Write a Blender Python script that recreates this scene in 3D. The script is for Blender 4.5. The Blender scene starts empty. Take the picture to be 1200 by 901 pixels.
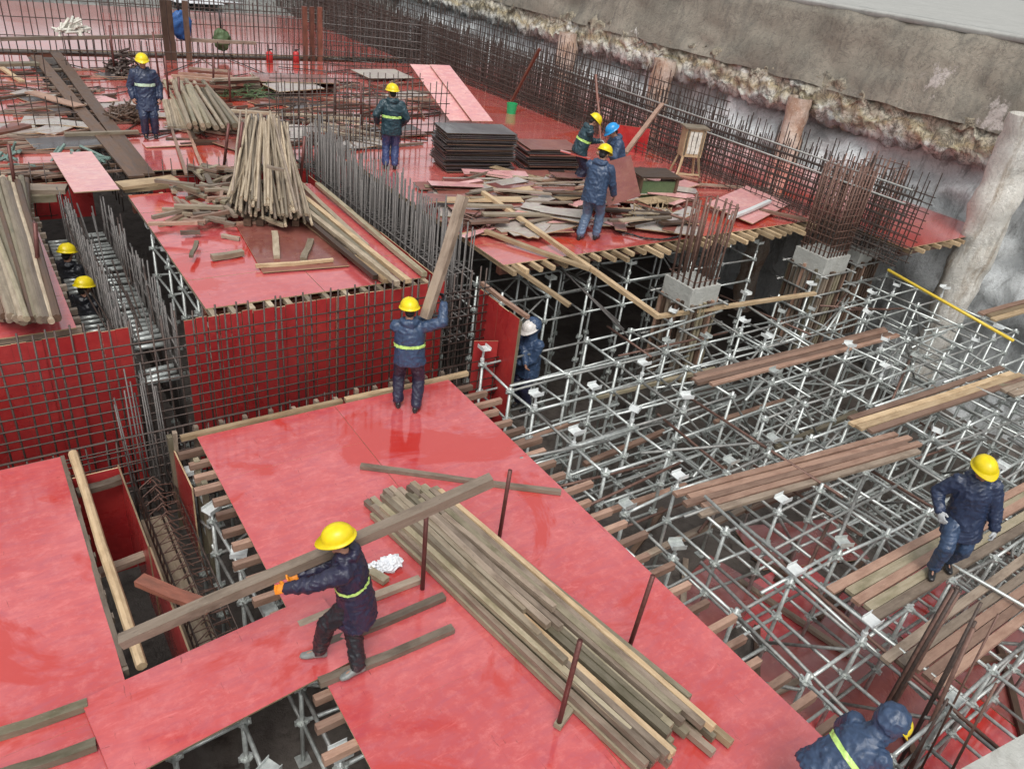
import bpy, bmesh, math, random
from mathutils import Vector, Matrix, noise, Quaternion
R = math.radians
rnd = random.Random(11)
sc = bpy.context.scene
col = sc.collection
# ------------------------------------------------------------------ camera
CAM_H = 5.93
yaw, pitch, roll = R(37.945), R(30.454), R(7.816)
fwd = Vector((math.sin(yaw)*math.cos(pitch), math.cos(yaw)*math.cos(pitch), -math.sin(pitch)))
rt0 = Vector((math.cos(yaw), -math.sin(yaw), 0)); up0 = rt0.cross(fwd)
rt = rt0*math.cos(roll) + up0*math.sin(roll); up = up0*math.cos(roll) - rt0*math.sin(roll)
cd = bpy.data.cameras.new('camera'); cam = bpy.data.objects.new('camera', cd); col.objects.link(cam)
m = Matrix((rt, up, -fwd)).transposed().to_4x4(); m.translation = (0, 0, CAM_H)
cam.matrix_world = m
cd.sensor_width = 36; cd.lens = 36*901.8/1200; cd.clip_start = .05; cd.clip_end = 600
sc.camera = cam
# ------------------------------------------------------------------ sky, sun
w = bpy.data.worlds.new("World"); sc.world = w; w.use_nodes = True
nt = w.node_tree; bg = nt.nodes['Background']
sky = nt.nodes.new('ShaderNodeTexSky'); sky.sky_type = 'NISHITA'; sky.sun_disc = False
SUN_EL, SUN_ROT = R(58), R(215)
sky.sun_elevation = SUN_EL; sky.sun_rotation = SUN_ROT; sky.dust_density = 4; sky.air_density = 1.2
hs = nt.nodes.new('ShaderNodeHueSaturation'); hs.inputs['Saturation'].default_value = .12
nt.links.new(sky.outputs[0], hs.inputs['Color']); nt.links.new(hs.outputs[0], bg.inputs['Color'])
bg.inputs['Strength'].default_value = .15
sl = bpy.data.lights.new('sun', 'SUN'); sl.energy = 1.1; sl.angle = R(25); sl.color = (1, .97, .92)
so = bpy.data.objects.new('sun', sl); col.objects.link(so)
sd = Vector((math.sin(SUN_ROT)*math.cos(SUN_EL), math.cos(SUN_ROT)*math.cos(SUN_EL), math.sin(SUN_EL)))
so.rotation_euler = (-sd).to_track_quat('-Z', 'Y').to_euler()
sc.view_settings.view_transform = 'Standard'; sc.view_settings.look = 'None'
sc.view_settings.exposure = .24; sc.view_settings.gamma = 1
# ------------------------------------------------------------------ surveying: sight line of a photograph pixel cut with a level or a vertical plane
def ray(px, py): return (fwd*901.8 + rt*(px-600) - up*(py-450.5))
def at(px, py, z=0.0):
    d = ray(px, py); t = (z-CAM_H)/d.z; return Vector((0, 0, CAM_H)) + d*t
def aty(px, py, y):
    d = ray(px, py); return Vector((0, 0, CAM_H)) + d*(y/d.y)
def atx(px, py, x):
    d = ray(px, py); return Vector((0, 0, CAM_H)) + d*(x/d.x)
# ------------------------------------------------------------------ materials
class MT:
    def __init__(s, name):
        s.m = bpy.data.materials.new(name); s.m.use_nodes = True; s.t = s.m.node_tree
        s.b = s.t.nodes['Principled BSDF']
    def n(s, ty, **k):
        o = s.t.nodes.new(ty)
        for a, v in k.items():
            if a.startswith('i_'): o.inputs[a[2:].replace('_', ' ')].default_value = v
            else: setattr(o, a, v)
        return o
    def l(s, a, b): s.t.links.new(a, b)
    def coords(s, kind='Object', scale=(1, 1, 1)):
        mp = s.n('ShaderNodeMapping'); mp.inputs['Scale'].default_value = scale
        if kind == 'World':
            g = s.n('ShaderNodeNewGeometry'); s.l(g.outputs['Position'], mp.inputs[0])
        else:
            tc = s.n('ShaderNodeTexCoord')
            # objects of one kind are shifted against each other so that their grain differs
            oi = s.n('ShaderNodeObjectInfo'); vm = s.n('ShaderNodeVectorMath', operation='MULTIPLY_ADD')
            s.l(oi.outputs['Random'], vm.inputs[0]); vm.inputs[1].default_value = (31, 17, 23); s.l(tc.outputs[kind], vm.inputs[2])
            s.l(vm.outputs[0], mp.inputs[0])
        return mp.outputs[0]
    def noise(s, v, scale, detail=4, rough=.6, dist=0):
        o = s.n('ShaderNodeTexNoise'); o.inputs['Scale'].default_value = scale; o.inputs['Detail'].default_value = detail
        o.inputs['Roughness'].default_value = rough; o.inputs['Distortion'].default_value = dist
        s.l(v, o.inputs['Vector']); return o.outputs['Fac']
    def ramp(s, f, *stops):
        o = s.n('ShaderNodeValToRGB'); cr = o.color_ramp
        while len(cr.elements) < len(stops): cr.elements.new(.5)
        for e, (p, c) in zip(cr.elements, stops):
            e.position = p; e.color = (c, c, c, 1) if not isinstance(c, tuple) else (*c, 1)
        s.l(f, o.inputs[0]); return o.outputs[0]
    def mix(s, f, a, b, mode='MIX'):
        o = s.n('ShaderNodeMix', data_type='RGBA', blend_type=mode)
        for i, v in ((0, f), (6, a), (7, b)):
            if hasattr(v, 'is_output'): s.l(v, o.inputs[i])
            else: o.inputs[i].default_value = v if i == 0 else (*v, 1)
        return o.outputs[2]
    def rand(s): return s.n('ShaderNodeObjectInfo').outputs['Random']
    def set(s, base=None, rough=None, **k):
        for nm, v in (('Base Color', base), ('Roughness', rough)):
            if v is None: continue
            if hasattr(v, 'is_output'): s.l(v, s.b.inputs[nm])
            else: s.b.inputs[nm].default_value = (*v, 1) if nm == 'Base Color' else v
        for a, v in k.items(): s.b.inputs[a.replace('_', ' ')].default_value = v
    def bump(s, h, strength=.3, dist=.01):
        o = s.n('ShaderNodeBump'); o.inputs['Strength'].default_value = strength; o.inputs['Distance'].default_value = dist
        s.l(h, o.inputs['Height']); s.l(o.outputs[0], s.b.inputs['Normal'])
M = {}
def ply(name, c1, c2, scuff, rlo, rhi, spec=1.85, coat=1.0, wetc=None):
    t = MT(name); v = t.coords('World')
    big = t.noise(v, 1.1, 6, .66, .4); fine = t.noise(v, 8, 6, .7); mid = t.noise(t.coords('World', (1, 3.2, 2)), 3.4, 6, .72, .5)
    c = t.mix(t.ramp(big, (.36, 0), (.64, 1)), c1, c2)
    c = t.mix(t.ramp(t.rand(), (0, 0), (1, .3)), c, (c1[0]*.75, c1[1]*.7, c1[2]*.75))
    c = t.mix(t.ramp(mid, (.44, 0), (.7, .75)), c, (c2[0]*.68, c2[1]*.55, c2[2]*.75)); c = t.mix(t.ramp(mid, (.28, .6), (.42, 0)), c, (min(1, c2[0]*1.15), c2[1]*1.35, c2[2]*1.35))
    c = t.mix(t.ramp(fine, (.5, 0), (.75, .5)), c, (min(1, c2[0]*1.12), min(1, c2[1]*1.5), min(1, c2[2]*1.45)))
    st = t.noise(t.coords('World', (9, 1.3, 4)), 2.4, 6, .74, .3); sx = t.noise(t.coords('World', (1.5, 8, 4)), 2.1, 6, .74, .6)
    c = t.mix(t.ramp(st, (.64, 0), (.7, .85)), c, scuff); c = t.mix(t.ramp(sx, (.66, 0), (.71, .7)), c, scuff)
    wet = t.noise(v, .5, 6, .62, 1.2)
    r = t.ramp(wet, (.4, rlo*.5), (.46, rlo), (.64, rhi))
    if wetc: c = t.mix(t.ramp(wet, (.39, .9), (.44, 0)), c, wetc)
    t.set(c, r, Specular_IOR_Level=.5, IOR=spec, Coat_Weight=coat, Coat_Roughness=.12)
    t.bump(t.noise(t.coords('World', (1, 1, 1)), 14, 5, .65), .09, .005)
    M[name] = t.m
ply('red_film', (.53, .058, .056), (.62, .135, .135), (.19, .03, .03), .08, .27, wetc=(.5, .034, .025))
ply('red_film_far', (.53, .07, .05), (.58, .15, .13), (.22, .05, .04), .06, .22, wetc=(.55, .06, .03))
ply('red_dirty', (.24, .06, .05), (.34, .1, .085), (.12, .055, .045), .2, .45)
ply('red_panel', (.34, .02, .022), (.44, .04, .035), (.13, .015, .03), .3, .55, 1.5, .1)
ply('brown_film', (.17, .05, .035), (.28, .1, .075), (.12, .05, .045), .25, .5, 1.5, .2)
ply('pink_film', (.68, .32, .3), (.72, .4, .37), (.5, .22, .21), .25, .5, 1.5, .3)
ply('grey_film', (.36, .32, .28), (.45, .4, .34), (.24, .16, .13), .3, .6, 1.5, .2)
ply('dark_film', (.05, .045, .045), (.09, .075, .07), (.03, .03, .03), .25, .5, 1.45, .2)
def wood(name, a, b, d, rough=.6):
    t = MT(name); v = t.coords('Object', (1.1, 16, 16)); g = t.noise(v, 2.2, 6, .7, .4)
    v2 = t.coords('Object', (1, 2.5, 2.5)); blot = t.noise(v2, 2.6, 4, .65)
    c = t.mix(t.ramp(g, (.3, 0), (.7, 1)), a, b)
    c = t.mix(t.ramp(blot, (.45, 0), (.72, .85)), c, d)
    fl = t.noise(t.coords('Object', (5, 22, 22)), 3.1, 5, .75)
    c = t.mix(t.ramp(fl, (.6, 0), (.72, .6)), c, tuple(min(1, x*1.7) for x in b)); c = t.mix(t.ramp(fl, (.28, .75), (.4, 0)), c, tuple(x*.45 for x in d))
    o = t.n('ShaderNodeHueSaturation'); t.l(c, o.inputs['Color'])
    t.l(t.ramp(t.rand(), (0, .36), (.5, .66), (1, 1.05)), o.inputs['Value'])
    t.set(o.outputs[0], t.ramp(blot, (.3, rough), (.7, rough-.25)), Specular_IOR_Level=.5)
    t.bump(g, .45, .006); M[name] = t.m
wood('wood_grey', (.28, .21, .15), (.4, .32, .25), (.15, .105, .075))
wood('wood_new', (.52, .36, .2), (.66, .5, .32), (.33, .21, .11))
wood('wood_pink', (.36, .21, .15), (.46, .3, .22), (.23, .12, .08))
wood('wood_dark', (.11, .065, .04), (.17, .1, .065), (.07, .04, .03))
wood('wood_mossy', (.3, .25, .16), (.42, .36, .26), (.17, .15, .08))
wood('wood_pole', (.42, .33, .23), (.55, .46, .34), (.25, .18, .11))
wood('wood_red', (.2, .065, .04), (.27, .1, .065), (.11, .05, .035))
wood('wood_tan', (.55, .43, .29), (.68, .56, .41), (.36, .25, .15))
wood('ply_edge', (.5, .35, .2), (.6, .45, .28), (.35, .23, .13))
def metal(name, c, c2, r, metallic, sc_=18):
    t = MT(name); v = t.coords('Object'); n = t.noise(v, sc_, 4, .6)
    t.set(t.mix(t.ramp(n, (.35, 0), (.7, 1)), c, c2), t.ramp(n, (.3, r-.08), (.7, r+.12)), Metallic=metallic); t.bump(n, .15, .002)
    M[name] = t.m
metal('galvanised', (.42, .445, .43), (.62, .65, .62), .38, .5)
metal('galvanised_dull', (.2, .2, .19), (.36, .36, .34), .5, .45)
metal('white_steel', (.72, .74, .73), (.6, .63, .62), .4, .2)
metal('rebar_steel', (.055, .042, .038), (.11, .075, .06), .5, .35)
metal('rebar_grey', (.1, .095, .09), (.17, .15, .14), .5, .4)
metal('rebar_rust', (.13, .07, .055), (.22, .13, .1), .55, .3)
metal('steel_post', (.1, .035, .03), (.16, .06, .05), .42, .4)
metal('yellow_paint', (.7, .5, .04), (.6, .42, .05), .35, .0)
def plain(name, c, r=.5, spec=.5, bump=0, sc_=30, var=.15, **k):
    t = MT(name); v = t.coords('Object'); n = t.noise(v, sc_, 4, .6)
    d = tuple(x*(1-var*2) for x in c)
    t.set(t.mix(t.ramp(n, (.35, 0), (.7, 1)), c, d), r, Specular_IOR_Level=spec, **k)
    if bump: t.bump(n, bump, .01)
    M[name] = t.m
def fabric(name, c):
    t = MT(name); v = t.coords('Object', (1, 1, .6)); n = t.noise(v, 14, 5, .6, .8); f = t.noise(v, 90, 2)
    t.set(t.mix(t.ramp(n, (.3, 0), (.75, 1)), tuple(x*.75 for x in c), tuple(x*1.25 for x in c)), t.ramp(n, (.3, .32), (.7, .52)), Specular_IOR_Level=.6)
    t.bump(n, .4, .02); M[name] = t.m
fabric('navy_raincoat', (.02, .033, .075)); fabric('navy_light', (.032, .06, .12)); fabric('teal_raincoat', (.016, .045, .06))
fabric('purple_navy', (.018, .018, .045)); fabric('jeans', (.085, .13, .21)); fabric('blue_trousers', (.04, .06, .16)); fabric('black_cloth', (.012, .013, .018))
plain('skin', (.42, .22, .15), .5); plain('hair', (.015, .012, .01), .6); plain('eye_dark', (.01, .01, .01), .2)
plain('helmet_yellow', (.8, .62, .008), .34, .5, 0, 9, .1); plain('helmet_blue', (.02, .3, .68), .25); plain('helmet_white', (.7, .66, .62), .3)
plain('lime_stripe', (.55, .82, .22), .35); plain('white_stripe', (.62, .8, .6), .3)
plain('rubber_grey', (.2, .21, .2), .4); plain('rubber_black', (.02, .02, .022), .3); plain('glove_orange', (.85, .28, .02), .5); plain('glove_grey', (.45, .47, .48), .6)
plain('plastic_white', (.8, .82, .85), .3, .5, .6, 20, .05); plain('red_paint', (.5, .03, .03), .4); plain('blue_cloth', (.03, .12, .36), .5, .5, .5); plain('green_plastic', (.02, .4, .14), .4)
plain('green_dull', (.1, .15, .07), .6, .4, .2); plain('paper', (.72, .7, .62), .7, .3, 0, 12, .2); plain('cable', (.03, .025, .025), .5); plain('teal_cloth', (.16, .24, .21), .6, .4, .6)
def concrete(name, a, b, stain_shade, sc_=1.2, bump=.5):
    t = MT(name); v = t.coords('World'); n = t.noise(v, sc_, 7, .68, .3); f = t.noise(v, 9, 5, .7)
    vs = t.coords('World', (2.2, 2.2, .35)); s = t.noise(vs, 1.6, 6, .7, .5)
    c = t.mix(t.ramp(n, (.33, 0), (.66, 1)), a, b); c = t.mix(t.ramp(s, (.5, 0), (.68, .9)), c, stain_shade)
    c = t.mix(t.ramp(f, (.45, 0), (.8, .35)), c, tuple(x*.7 for x in a))
    if name in ('shotcrete', 'pile_concrete', 'pile_rusty', 'rock'):
        cr = t.noise(v, 1.7, 9, .72, .9); g2 = t.noise(v, 16, 6, .75); bl = t.noise(t.coords('World', (1, .6, 1.5)), .9, 8, .7, .5)
        c = t.mix(t.ramp(bl, (.57, 0), (.66, .7)), c, tuple(x*.5 for x in a)); c = t.mix(t.ramp(cr, (.485, 0), (.5, .4), (.515, 0)), c, (.16, .15, .14))
        c = t.mix(t.ramp(g2, (.56, 0), (.7, .6)), c, tuple(min(1, x*1.4) for x in b)); c = t.mix(t.ramp(g2, (.3, .7), (.42, 0)), c, tuple(x*.4 for x in a))
        mx = t.n('ShaderNodeMath', operation='ADD'); t.l(g2, mx.inputs[0]); t.l(cr, mx.inputs[1]); t.set(c, .8, Specular_IOR_Level=.3); t.bump(mx.outputs[0], .8, .04); M[name] = t.m; return
    t.set(c, .75, Specular_IOR_Level=.35); t.bump(f, bump, .05); M[name] = t.m
concrete('concrete', (.34, .34, .32), (.45, .45, .42), (.22, .22, .2))
concrete('concrete_column', (.36, .36, .33), (.46, .46, .43), (.3, .29, .26), 2.5)
concrete('shotcrete', (.56, .59, .6), (.7, .72, .72), (.25, .25, .25), 1.0)  # dark patches partly paint in the shadow of hollows below the capping beam
concrete('pile_concrete', (.64, .61, .55), (.75, .73, .68), (.34, .26, .18), 1.6)
concrete('pile_rusty', (.4, .24, .15), (.68, .63, .56), (.2, .1, .06), 1.3)
concrete('pavement_concrete', (.33, .33, .31), (.4, .4, .375), (.27, .27, .25), .6, .15)
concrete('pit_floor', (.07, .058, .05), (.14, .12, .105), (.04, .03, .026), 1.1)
concrete('rock', (.12, .125, .12), (.27, .27, .25), (.06, .06, .055), .6)
t = MT('capping'); v = t.coords('World'); n = t.noise(v, .8, 6, .65, .6); f = t.noise(v, 3.2, 6, .7, .4)
dr = t.noise(t.coords('World', (2.5, 2.5, .5)), 1.5, 6, .7, .3)
sp = t.n('ShaderNodeSeparateXYZ'); g_ = t.n('ShaderNodeNewGeometry'); t.l(g_.outputs['Position'], sp.inputs[0])
ad = t.n('ShaderNodeMath', operation='MULTIPLY_ADD'); t.l(n, ad.inputs[0]); ad.inputs[1].default_value = 1.5; t.l(sp.outputs['Z'], ad.inputs[2])
mr_ = t.n('ShaderNodeMapRange'); t.l(ad.outputs[0], mr_.inputs[0]); mr_.inputs[1].default_value = 2.9; mr_.inputs[2].default_value = 4.3
c = t.ramp(mr_.outputs[0], (.0, (.34, .35, .35)), (.16, (.58, .58, .55)), (.3, (.7, .67, .58)), (.42, (.55, .46, .29)), (.55, (.66, .61, .5)), (.72, (.42, .36, .27)), (1, (.3, .27, .22)))
c = t.mix(t.ramp(dr, (.5, 0), (.66, .8)), c, (.13, .12, .1)); cr = t.noise(v, 2.2, 9, .72, .8); g2 = t.noise(v, 15, 6, .75); cl = t.noise(t.coords('World', (1, .5, 1.4)), 1.3, 8, .72, .5)
c = t.mix(t.ramp(cl, (.54, 0), (.6, .85)), c, (.34, .3, .22)); c = t.mix(t.ramp(cl, (.38, .85), (.44, 0)), c, (.74, .72, .68))
c = t.mix(t.ramp(cr, (.475, 0), (.5, .9), (.525, 0)), c, (.06, .055, .045)); c = t.mix(t.ramp(f, (.56, 0), (.66, .8)), c, (.09, .08, .065)); c = t.mix(t.ramp(g2, (.3, .6), (.42, 0)), c, (.12, .1, .08))
mx = t.n('ShaderNodeMath', operation='ADD'); t.l(g2, mx.inputs[0]); t.l(cr, mx.inputs[1]); t.set(c, .85, Specular_IOR_Level=.25); t.bump(mx.outputs[0], 1.0, .06); M['capping'] = t.m
t = MT('upper_concrete'); v = t.coords('World'); n = t.noise(v, .35, 6, .6, .4); s1 = t.noise(t.coords('World', (1.6, 1.6, .22)), 1.6, 6, .72, .4); f = t.noise(v, 6, 6, .7)
c = t.mix(t.ramp(n, (.35, 0), (.65, 1)), (.22, .2, .165), (.34, .305, .25)); c = t.mix(t.ramp(s1, (.48, 0), (.72, .75)), c, (.13, .125, .11)); c = t.mix(t.ramp(s1, (.26, .5), (.42, 0)), c, (.33, .3, .25))
c = t.mix(t.ramp(t.noise(v, .7, 3, .6), (.66, 0), (.72, .75)), c, (.5, .46, .43)); c = t.mix(t.ramp(f, (.5, 0), (.8, .5)), c, (.09, .085, .075))
gp_ = t.n('ShaderNodeNewGeometry').outputs['Position']; nz_ = t.noise(v, 2.6, 5, .7)
for px_, py_, rad in ((1099, 92, .2), (1168, 132, .22), (1003, 128, .12), (945, 112, .1), (770, 66, .1)):
    pc = atx(px_, py_, 20.5); ds = t.n('ShaderNodeVectorMath', operation='MULTIPLY_ADD'); t.l(gp_, ds.inputs[0]); ds.inputs[1].default_value = (0, 1, .62); ds.inputs[2].default_value = (0, -pc.y, -pc.z*.62)
    ln = t.n('ShaderNodeVectorMath', operation='LENGTH'); t.l(ds.outputs[0], ln.inputs[0]); mm_ = t.n('ShaderNodeMath', operation='MULTIPLY_ADD'); t.l(nz_, mm_.inputs[0]); mm_.inputs[1].default_value = -1.5; t.l(ln.outputs['Value'], mm_.inputs[2])
    mr_ = t.n('ShaderNodeMapRange'); t.l(mm_.outputs[0], mr_.inputs[0]); mr_.inputs[1].default_value = rad-.72; mr_.inputs[2].default_value = rad-.86; c = t.mix(mr_.outputs[0], c, (.52, .47, .44))
c = t.mix(t.ramp(t.noise(v, 2.0, 9, .72, .8), (.485, 0), (.5, .6), (.515, 0)), c, (.06, .055, .05)); g2 = t.noise(v, 12, 6, .75); c = t.mix(t.ramp(g2, (.55, 0), (.72, .5)), c, (.36, .33, .28)); c = t.mix(t.ramp(g2, (.3, .6), (.43, 0)), c, (.08, .075, .065))
t.set(c, .85, Specular_IOR_Level=.25); t.bump(g2, .8, .05); M['upper_concrete'] = t.m
# ------------------------------------------------------------------ mesh helpers
def frame(d, up_=Vector((0, 0, 1))):
    x = Vector(d).normalized(); y = up_.cross(x)
    if y.length < 1e-4: y = Vector((0, 1, 0)).cross(x)
    y.normalize(); z = x.cross(y); return x, y, z
class MB:
    def __init__(s): s.v = []; s.f = []; s.mi = []; s.m = 0
    def add(s, vs, fs):
        o = len(s.v); s.v += [tuple(v) for v in vs]
        for f in fs: s.f.append(tuple(i+o for i in f)); s.mi.append(s.m)
    def box(s, c, hx, hy, hz, X=(1, 0, 0), Y=(0, 1, 0), Z=(0, 0, 1), jit=0, side=None):
        c = Vector(c); X = Vector(X); Y = Vector(Y); Z = Vector(Z); vs = []
        for a in (-1, 1):
            for b in (-1, 1):
                for d in (-1, 1):
                    vs.append(c + X*(a*hx) + Y*(b*hy) + Z*(d*hz) + Vector((rnd.uniform(-jit, jit) for _ in range(3))))
        keep = s.m
        s.add(vs, [(0, 1, 3, 2), (4, 6, 7, 5), (0, 4, 5, 1), (2, 3, 7, 6)] if side is None else [])
        if side is not None:
            s.m = side; s.add(vs, [(0, 1, 3, 2), (4, 6, 7, 5), (0, 4, 5, 1), (2, 3, 7, 6)]); s.m = keep
        s.add(vs, [(0, 2, 6, 4), (1, 5, 7, 3)])
    def bar(s, p, q, wd, ht, jit=0):       # rectangular bar between two points
        p = Vector(p); q = Vector(q); x, y, z = frame(q-p); s.box((p+q)/2, (q-p).length/2, wd/2, ht/2, x, y, z, jit)
    def tube(s, p, q, r, n=6, r2=None, caps=True):
        p = Vector(p); q = Vector(q); x, y, z = frame(q-p); r2 = r if r2 is None else r2; vs = []
        for c, rr in ((p, r), (q, r2)):
            for i in range(n):
                a = 2*math.pi*i/n; vs.append(c + y*(math.cos(a)*rr) + z*(math.sin(a)*rr))
        fs = [(i, (i+1) % n, n+(i+1) % n, n+i) for i in range(n)]
        if caps: fs += [tuple(range(n-1, -1, -1)), tuple(range(n, 2*n))]
        s.add(vs, fs)
    def path(s, pts, r, n=6):
        for a, b in zip(pts, pts[1:]): s.tube(a, b, r, n)
    def loft(s, rings, cap=True, n=16):    # ring = (centre, X, Y, rx, ry)
        vs = []
        for c, X, Y, rx, ry in rings:
            for i in range(n):
                a = 2*math.pi*i/n; vs.append(Vector(c) + Vector(X)*(math.cos(a)*rx) + Vector(Y)*(math.sin(a)*ry))
        fs = []
        for k in range(len(rings)-1):
            for i in range(n):
                j = (i+1) % n; fs.append((k*n+i, k*n+j, (k+1)*n+j, (k+1)*n+i))
        if cap: fs += [tuple(range(n-1, -1, -1)), tuple(range((len(rings)-1)*n, len(rings)*n))]
        s.add(vs, fs)
    def ball(s, c, rx, ry=None, rz=None, X=(1, 0, 0), Y=(0, 1, 0), Z=(0, 0, 1), n=12):
        ry = rx if ry is None else ry; rz = rx if rz is None else rz; Z = Vector(Z); c = Vector(c); rings = []
        for k in range(1, n//2):
            a = math.pi*k/(n//2); rings.append((c - Z*(math.cos(a)*rz), X, Y, rx*math.sin(a), ry*math.sin(a)))
        s.loft(rings, True, n)
    def cone(s, p, q, r, r2, n=12):        # limb segment with round ends
        p = Vector(p); q = Vector(q); s.tube(p, q, r, n, r2); s.ball(p, r*1.0, n=n); s.ball(q, r2, n=n)
    def mesh(s, name, mats, smooth=False, off=(0, 0, 0)):
        me = bpy.data.meshes.new(name); o = Vector(off)
        me.from_pydata([tuple(Vector(v)-o) for v in s.v], [], s.f)
        for mm in (mats if isinstance(mats, (list, tuple)) else [mats]): me.materials.append(M[mm])
        me.polygons.foreach_set('material_index', s.mi)
        if smooth: me.polygons.foreach_set('use_smooth', [True]*len(me.polygons))
        me.update(); return me
    def build(s, name, mats, parent=None, smooth=False):
        off = WL.get(parent.name, Vector()) if parent else Vector()
        o = bpy.data.objects.new(name, s.mesh(name, mats, smooth, off)); col.objects.link(o)
        if parent: o.parent = parent; WL[o.name] = off
        return o
WL = {}
def tag(o, label=None, cat=None, group=None, kind=None):
    for k, v in (('label', label), ('category', cat), ('group', group), ('kind', kind)):
        if v: o[k] = v
    return o
def thing(name, loc, label, cat, group=None):
    o = bpy.data.objects.new(name, None); col.objects.link(o); o.empty_display_size = .2
    o.location = loc; WL[o.name] = Vector(loc); return tag(o, label, cat, group)
def struct(mb, name, mat, smooth=False): return tag(mb.build(name, mat, None, smooth), kind='structure')
CACHE = {}
def place(name, key, maker, mats, mtx, parent=None, smooth=False):   # object sharing mesh data with alike pieces; mtx is a world matrix
    k = (name, key, str(mats))
    if k not in CACHE:
        mb = MB(); maker(mb); CACHE[k] = mb.mesh(name, mats, smooth)
    o = bpy.data.objects.new(name, CACHE[k]); col.objects.link(o)
    if parent:
        o.parent = parent; mtx = Matrix.Translation(-WL[parent.name]) @ mtx
    o.matrix_basis = mtx; 
    if parent: WL[o.name] = WL[parent.name]
    return o
def mtx(c, X, Y, Z): 
    m_ = Matrix((Vector(X), Vector(Y), Vector(Z))).transposed().to_4x4(); m_.translation = c; return m_
def q(v, s=.05): return max(s, round(v/s)*s)
def bar_maker(L, wd, ht, seed, rough=1):
    def f(mb):
        r2 = random.Random(seed); n = 4; hs = []
        for i in range(n+1):
            x = -L/2 + L*i/n; k = rough
            dy, dz = r2.uniform(-.006, .006)*k, r2.uniform(-.004, .004)*k
            hs += [Vector((x, y*wd/2+dy+r2.uniform(-.003, .003)*k, z*ht/2+dz+r2.uniform(-.003, .003)*k)) for y, z in ((-1, -1), (1, -1), (1, 1), (-1, 1))]
        fs = [(0, 3, 2, 1), (4*n, 4*n+1, 4*n+2, 4*n+3)]
        for i in range(n):
            for k in range(4):
                j = (k+1) % 4; fs.append((4*i+k, 4*i+j, 4*i+4+j, 4*i+4+k))
        mb.add(hs, fs)
    return f
def batten(p, p2, wd=.09, ht=.045, mat='wood_grey', name='timber_batten', parent=None, seed=None, rolla=0, upv=Vector((0, 0, 1))):
    p = Vector(p); p2 = Vector(p2); L = q((p2-p).length); x, y, z = frame(p2-p, upv)
    if rolla: y, z = y*math.cos(rolla)+z*math.sin(rolla), z*math.cos(rolla)-y*math.sin(rolla)
    sd_ = rnd.randrange(4) if seed is None else seed
    return place(name, (L, wd, ht, sd_), bar_maker(L, wd, ht, sd_), mat, mtx((p+p2)/2, x, y, z), parent)
def pole(p, p2, r=.04, mat='wood_pole', name='timber_pole', parent=None, n=8, taper=1.0):
    p = Vector(p); p2 = Vector(p2); L = q((p2-p).length); x, y, z = frame(p2-p); sd_ = rnd.randrange(3)
    def mk(mb):
        r2 = random.Random(sd_); rings = []
        for i in range(5):
            rr = r*(1+(taper-1)*i/4)*r2.uniform(.92, 1.08)
            rings.append((Vector((-L/2+L*i/4, r2.uniform(-.012, .012), r2.uniform(-.012, .012))), (0, 1, 0), (0, 0, 1), rr, rr))
        mb.loft(rings, True, n)
    return place(name, (L, r, sd_, n, taper), mk, mat, mtx((p+p2)/2, x, y, z), parent, False)
def rod(p, p2, r=.011, mat='rebar_steel', name='rebar', parent=None, n=5):
    p = Vector(p); p2 = Vector(p2); L = q((p2-p).length); x, y, z = frame(p2-p)
    return place(name, (L, r, n), lambda mb: mb.tube((-L/2, 0, 0), (L/2, 0, 0), r, n), mat, mtx((p+p2)/2, x, y, z), parent, True)
def sheet(c, X, Y, lx, ly, th=.015, mat='red_film', name='plywood_sheet', parent=None, edge='ply_edge'):
    X = Vector(X).normalized(); Z = X.cross(Vector(Y)).normalized(); Y = Z.cross(X); lx = q(lx, .02); ly = q(ly, .02)
    return place(name, (lx, ly, th), lambda mb: mb.box((0, 0, 0), lx/2, ly/2, th/2, side=1), (mat, edge), mtx(c, X, Y, Z), parent)
def sheet4(a, b, d, th=.015, **k):       # corner, corner along X, corner along Y
    a, b, d = Vector(a), Vector(b), Vector(d); return sheet((b+d)/2, b-a, d-a, (b-a).length, (d-a).length, th, **k)
# ================================================================== SETTING
FLOOR = -1.65; PIT = -3.9
mb = MB(); g = 8
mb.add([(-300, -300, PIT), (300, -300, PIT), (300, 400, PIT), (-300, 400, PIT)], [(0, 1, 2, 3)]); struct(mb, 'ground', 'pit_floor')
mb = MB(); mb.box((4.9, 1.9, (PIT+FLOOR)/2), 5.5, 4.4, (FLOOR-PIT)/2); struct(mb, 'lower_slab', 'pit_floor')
mb = MB(); mb.add([(21.9, -60, 5.12), (300, -60, 5.12), (300, 300, 5.12), (21.9, 300, 5.12)], [(0, 1, 2, 3)]); struct(mb, 'pavement', 'pavement_concrete')
# rock slope at the far end of the pit
mb = MB(); nx, nz = 60, 12; vs = []
for i in range(nx+1):
    for k in range(nz+1):
        x = -40+i*1.05; y = 41+k*.75 - max(0, x-4)*.18; p = Vector((x, y, .2+k*.26))
        vs.append(p + Vector((0, -1, .4))*(noise.fractal(p*.6, 1, 2, 4)*.9))
mb.add(vs, [(i*(nz+1)+k, (i+1)*(nz+1)+k, (i+1)*(nz+1)+k+1, i*(nz+1)+k+1) for i in range(nx) for k in range(nz)])
struct(mb, 'hill', 'rock', True)
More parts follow.
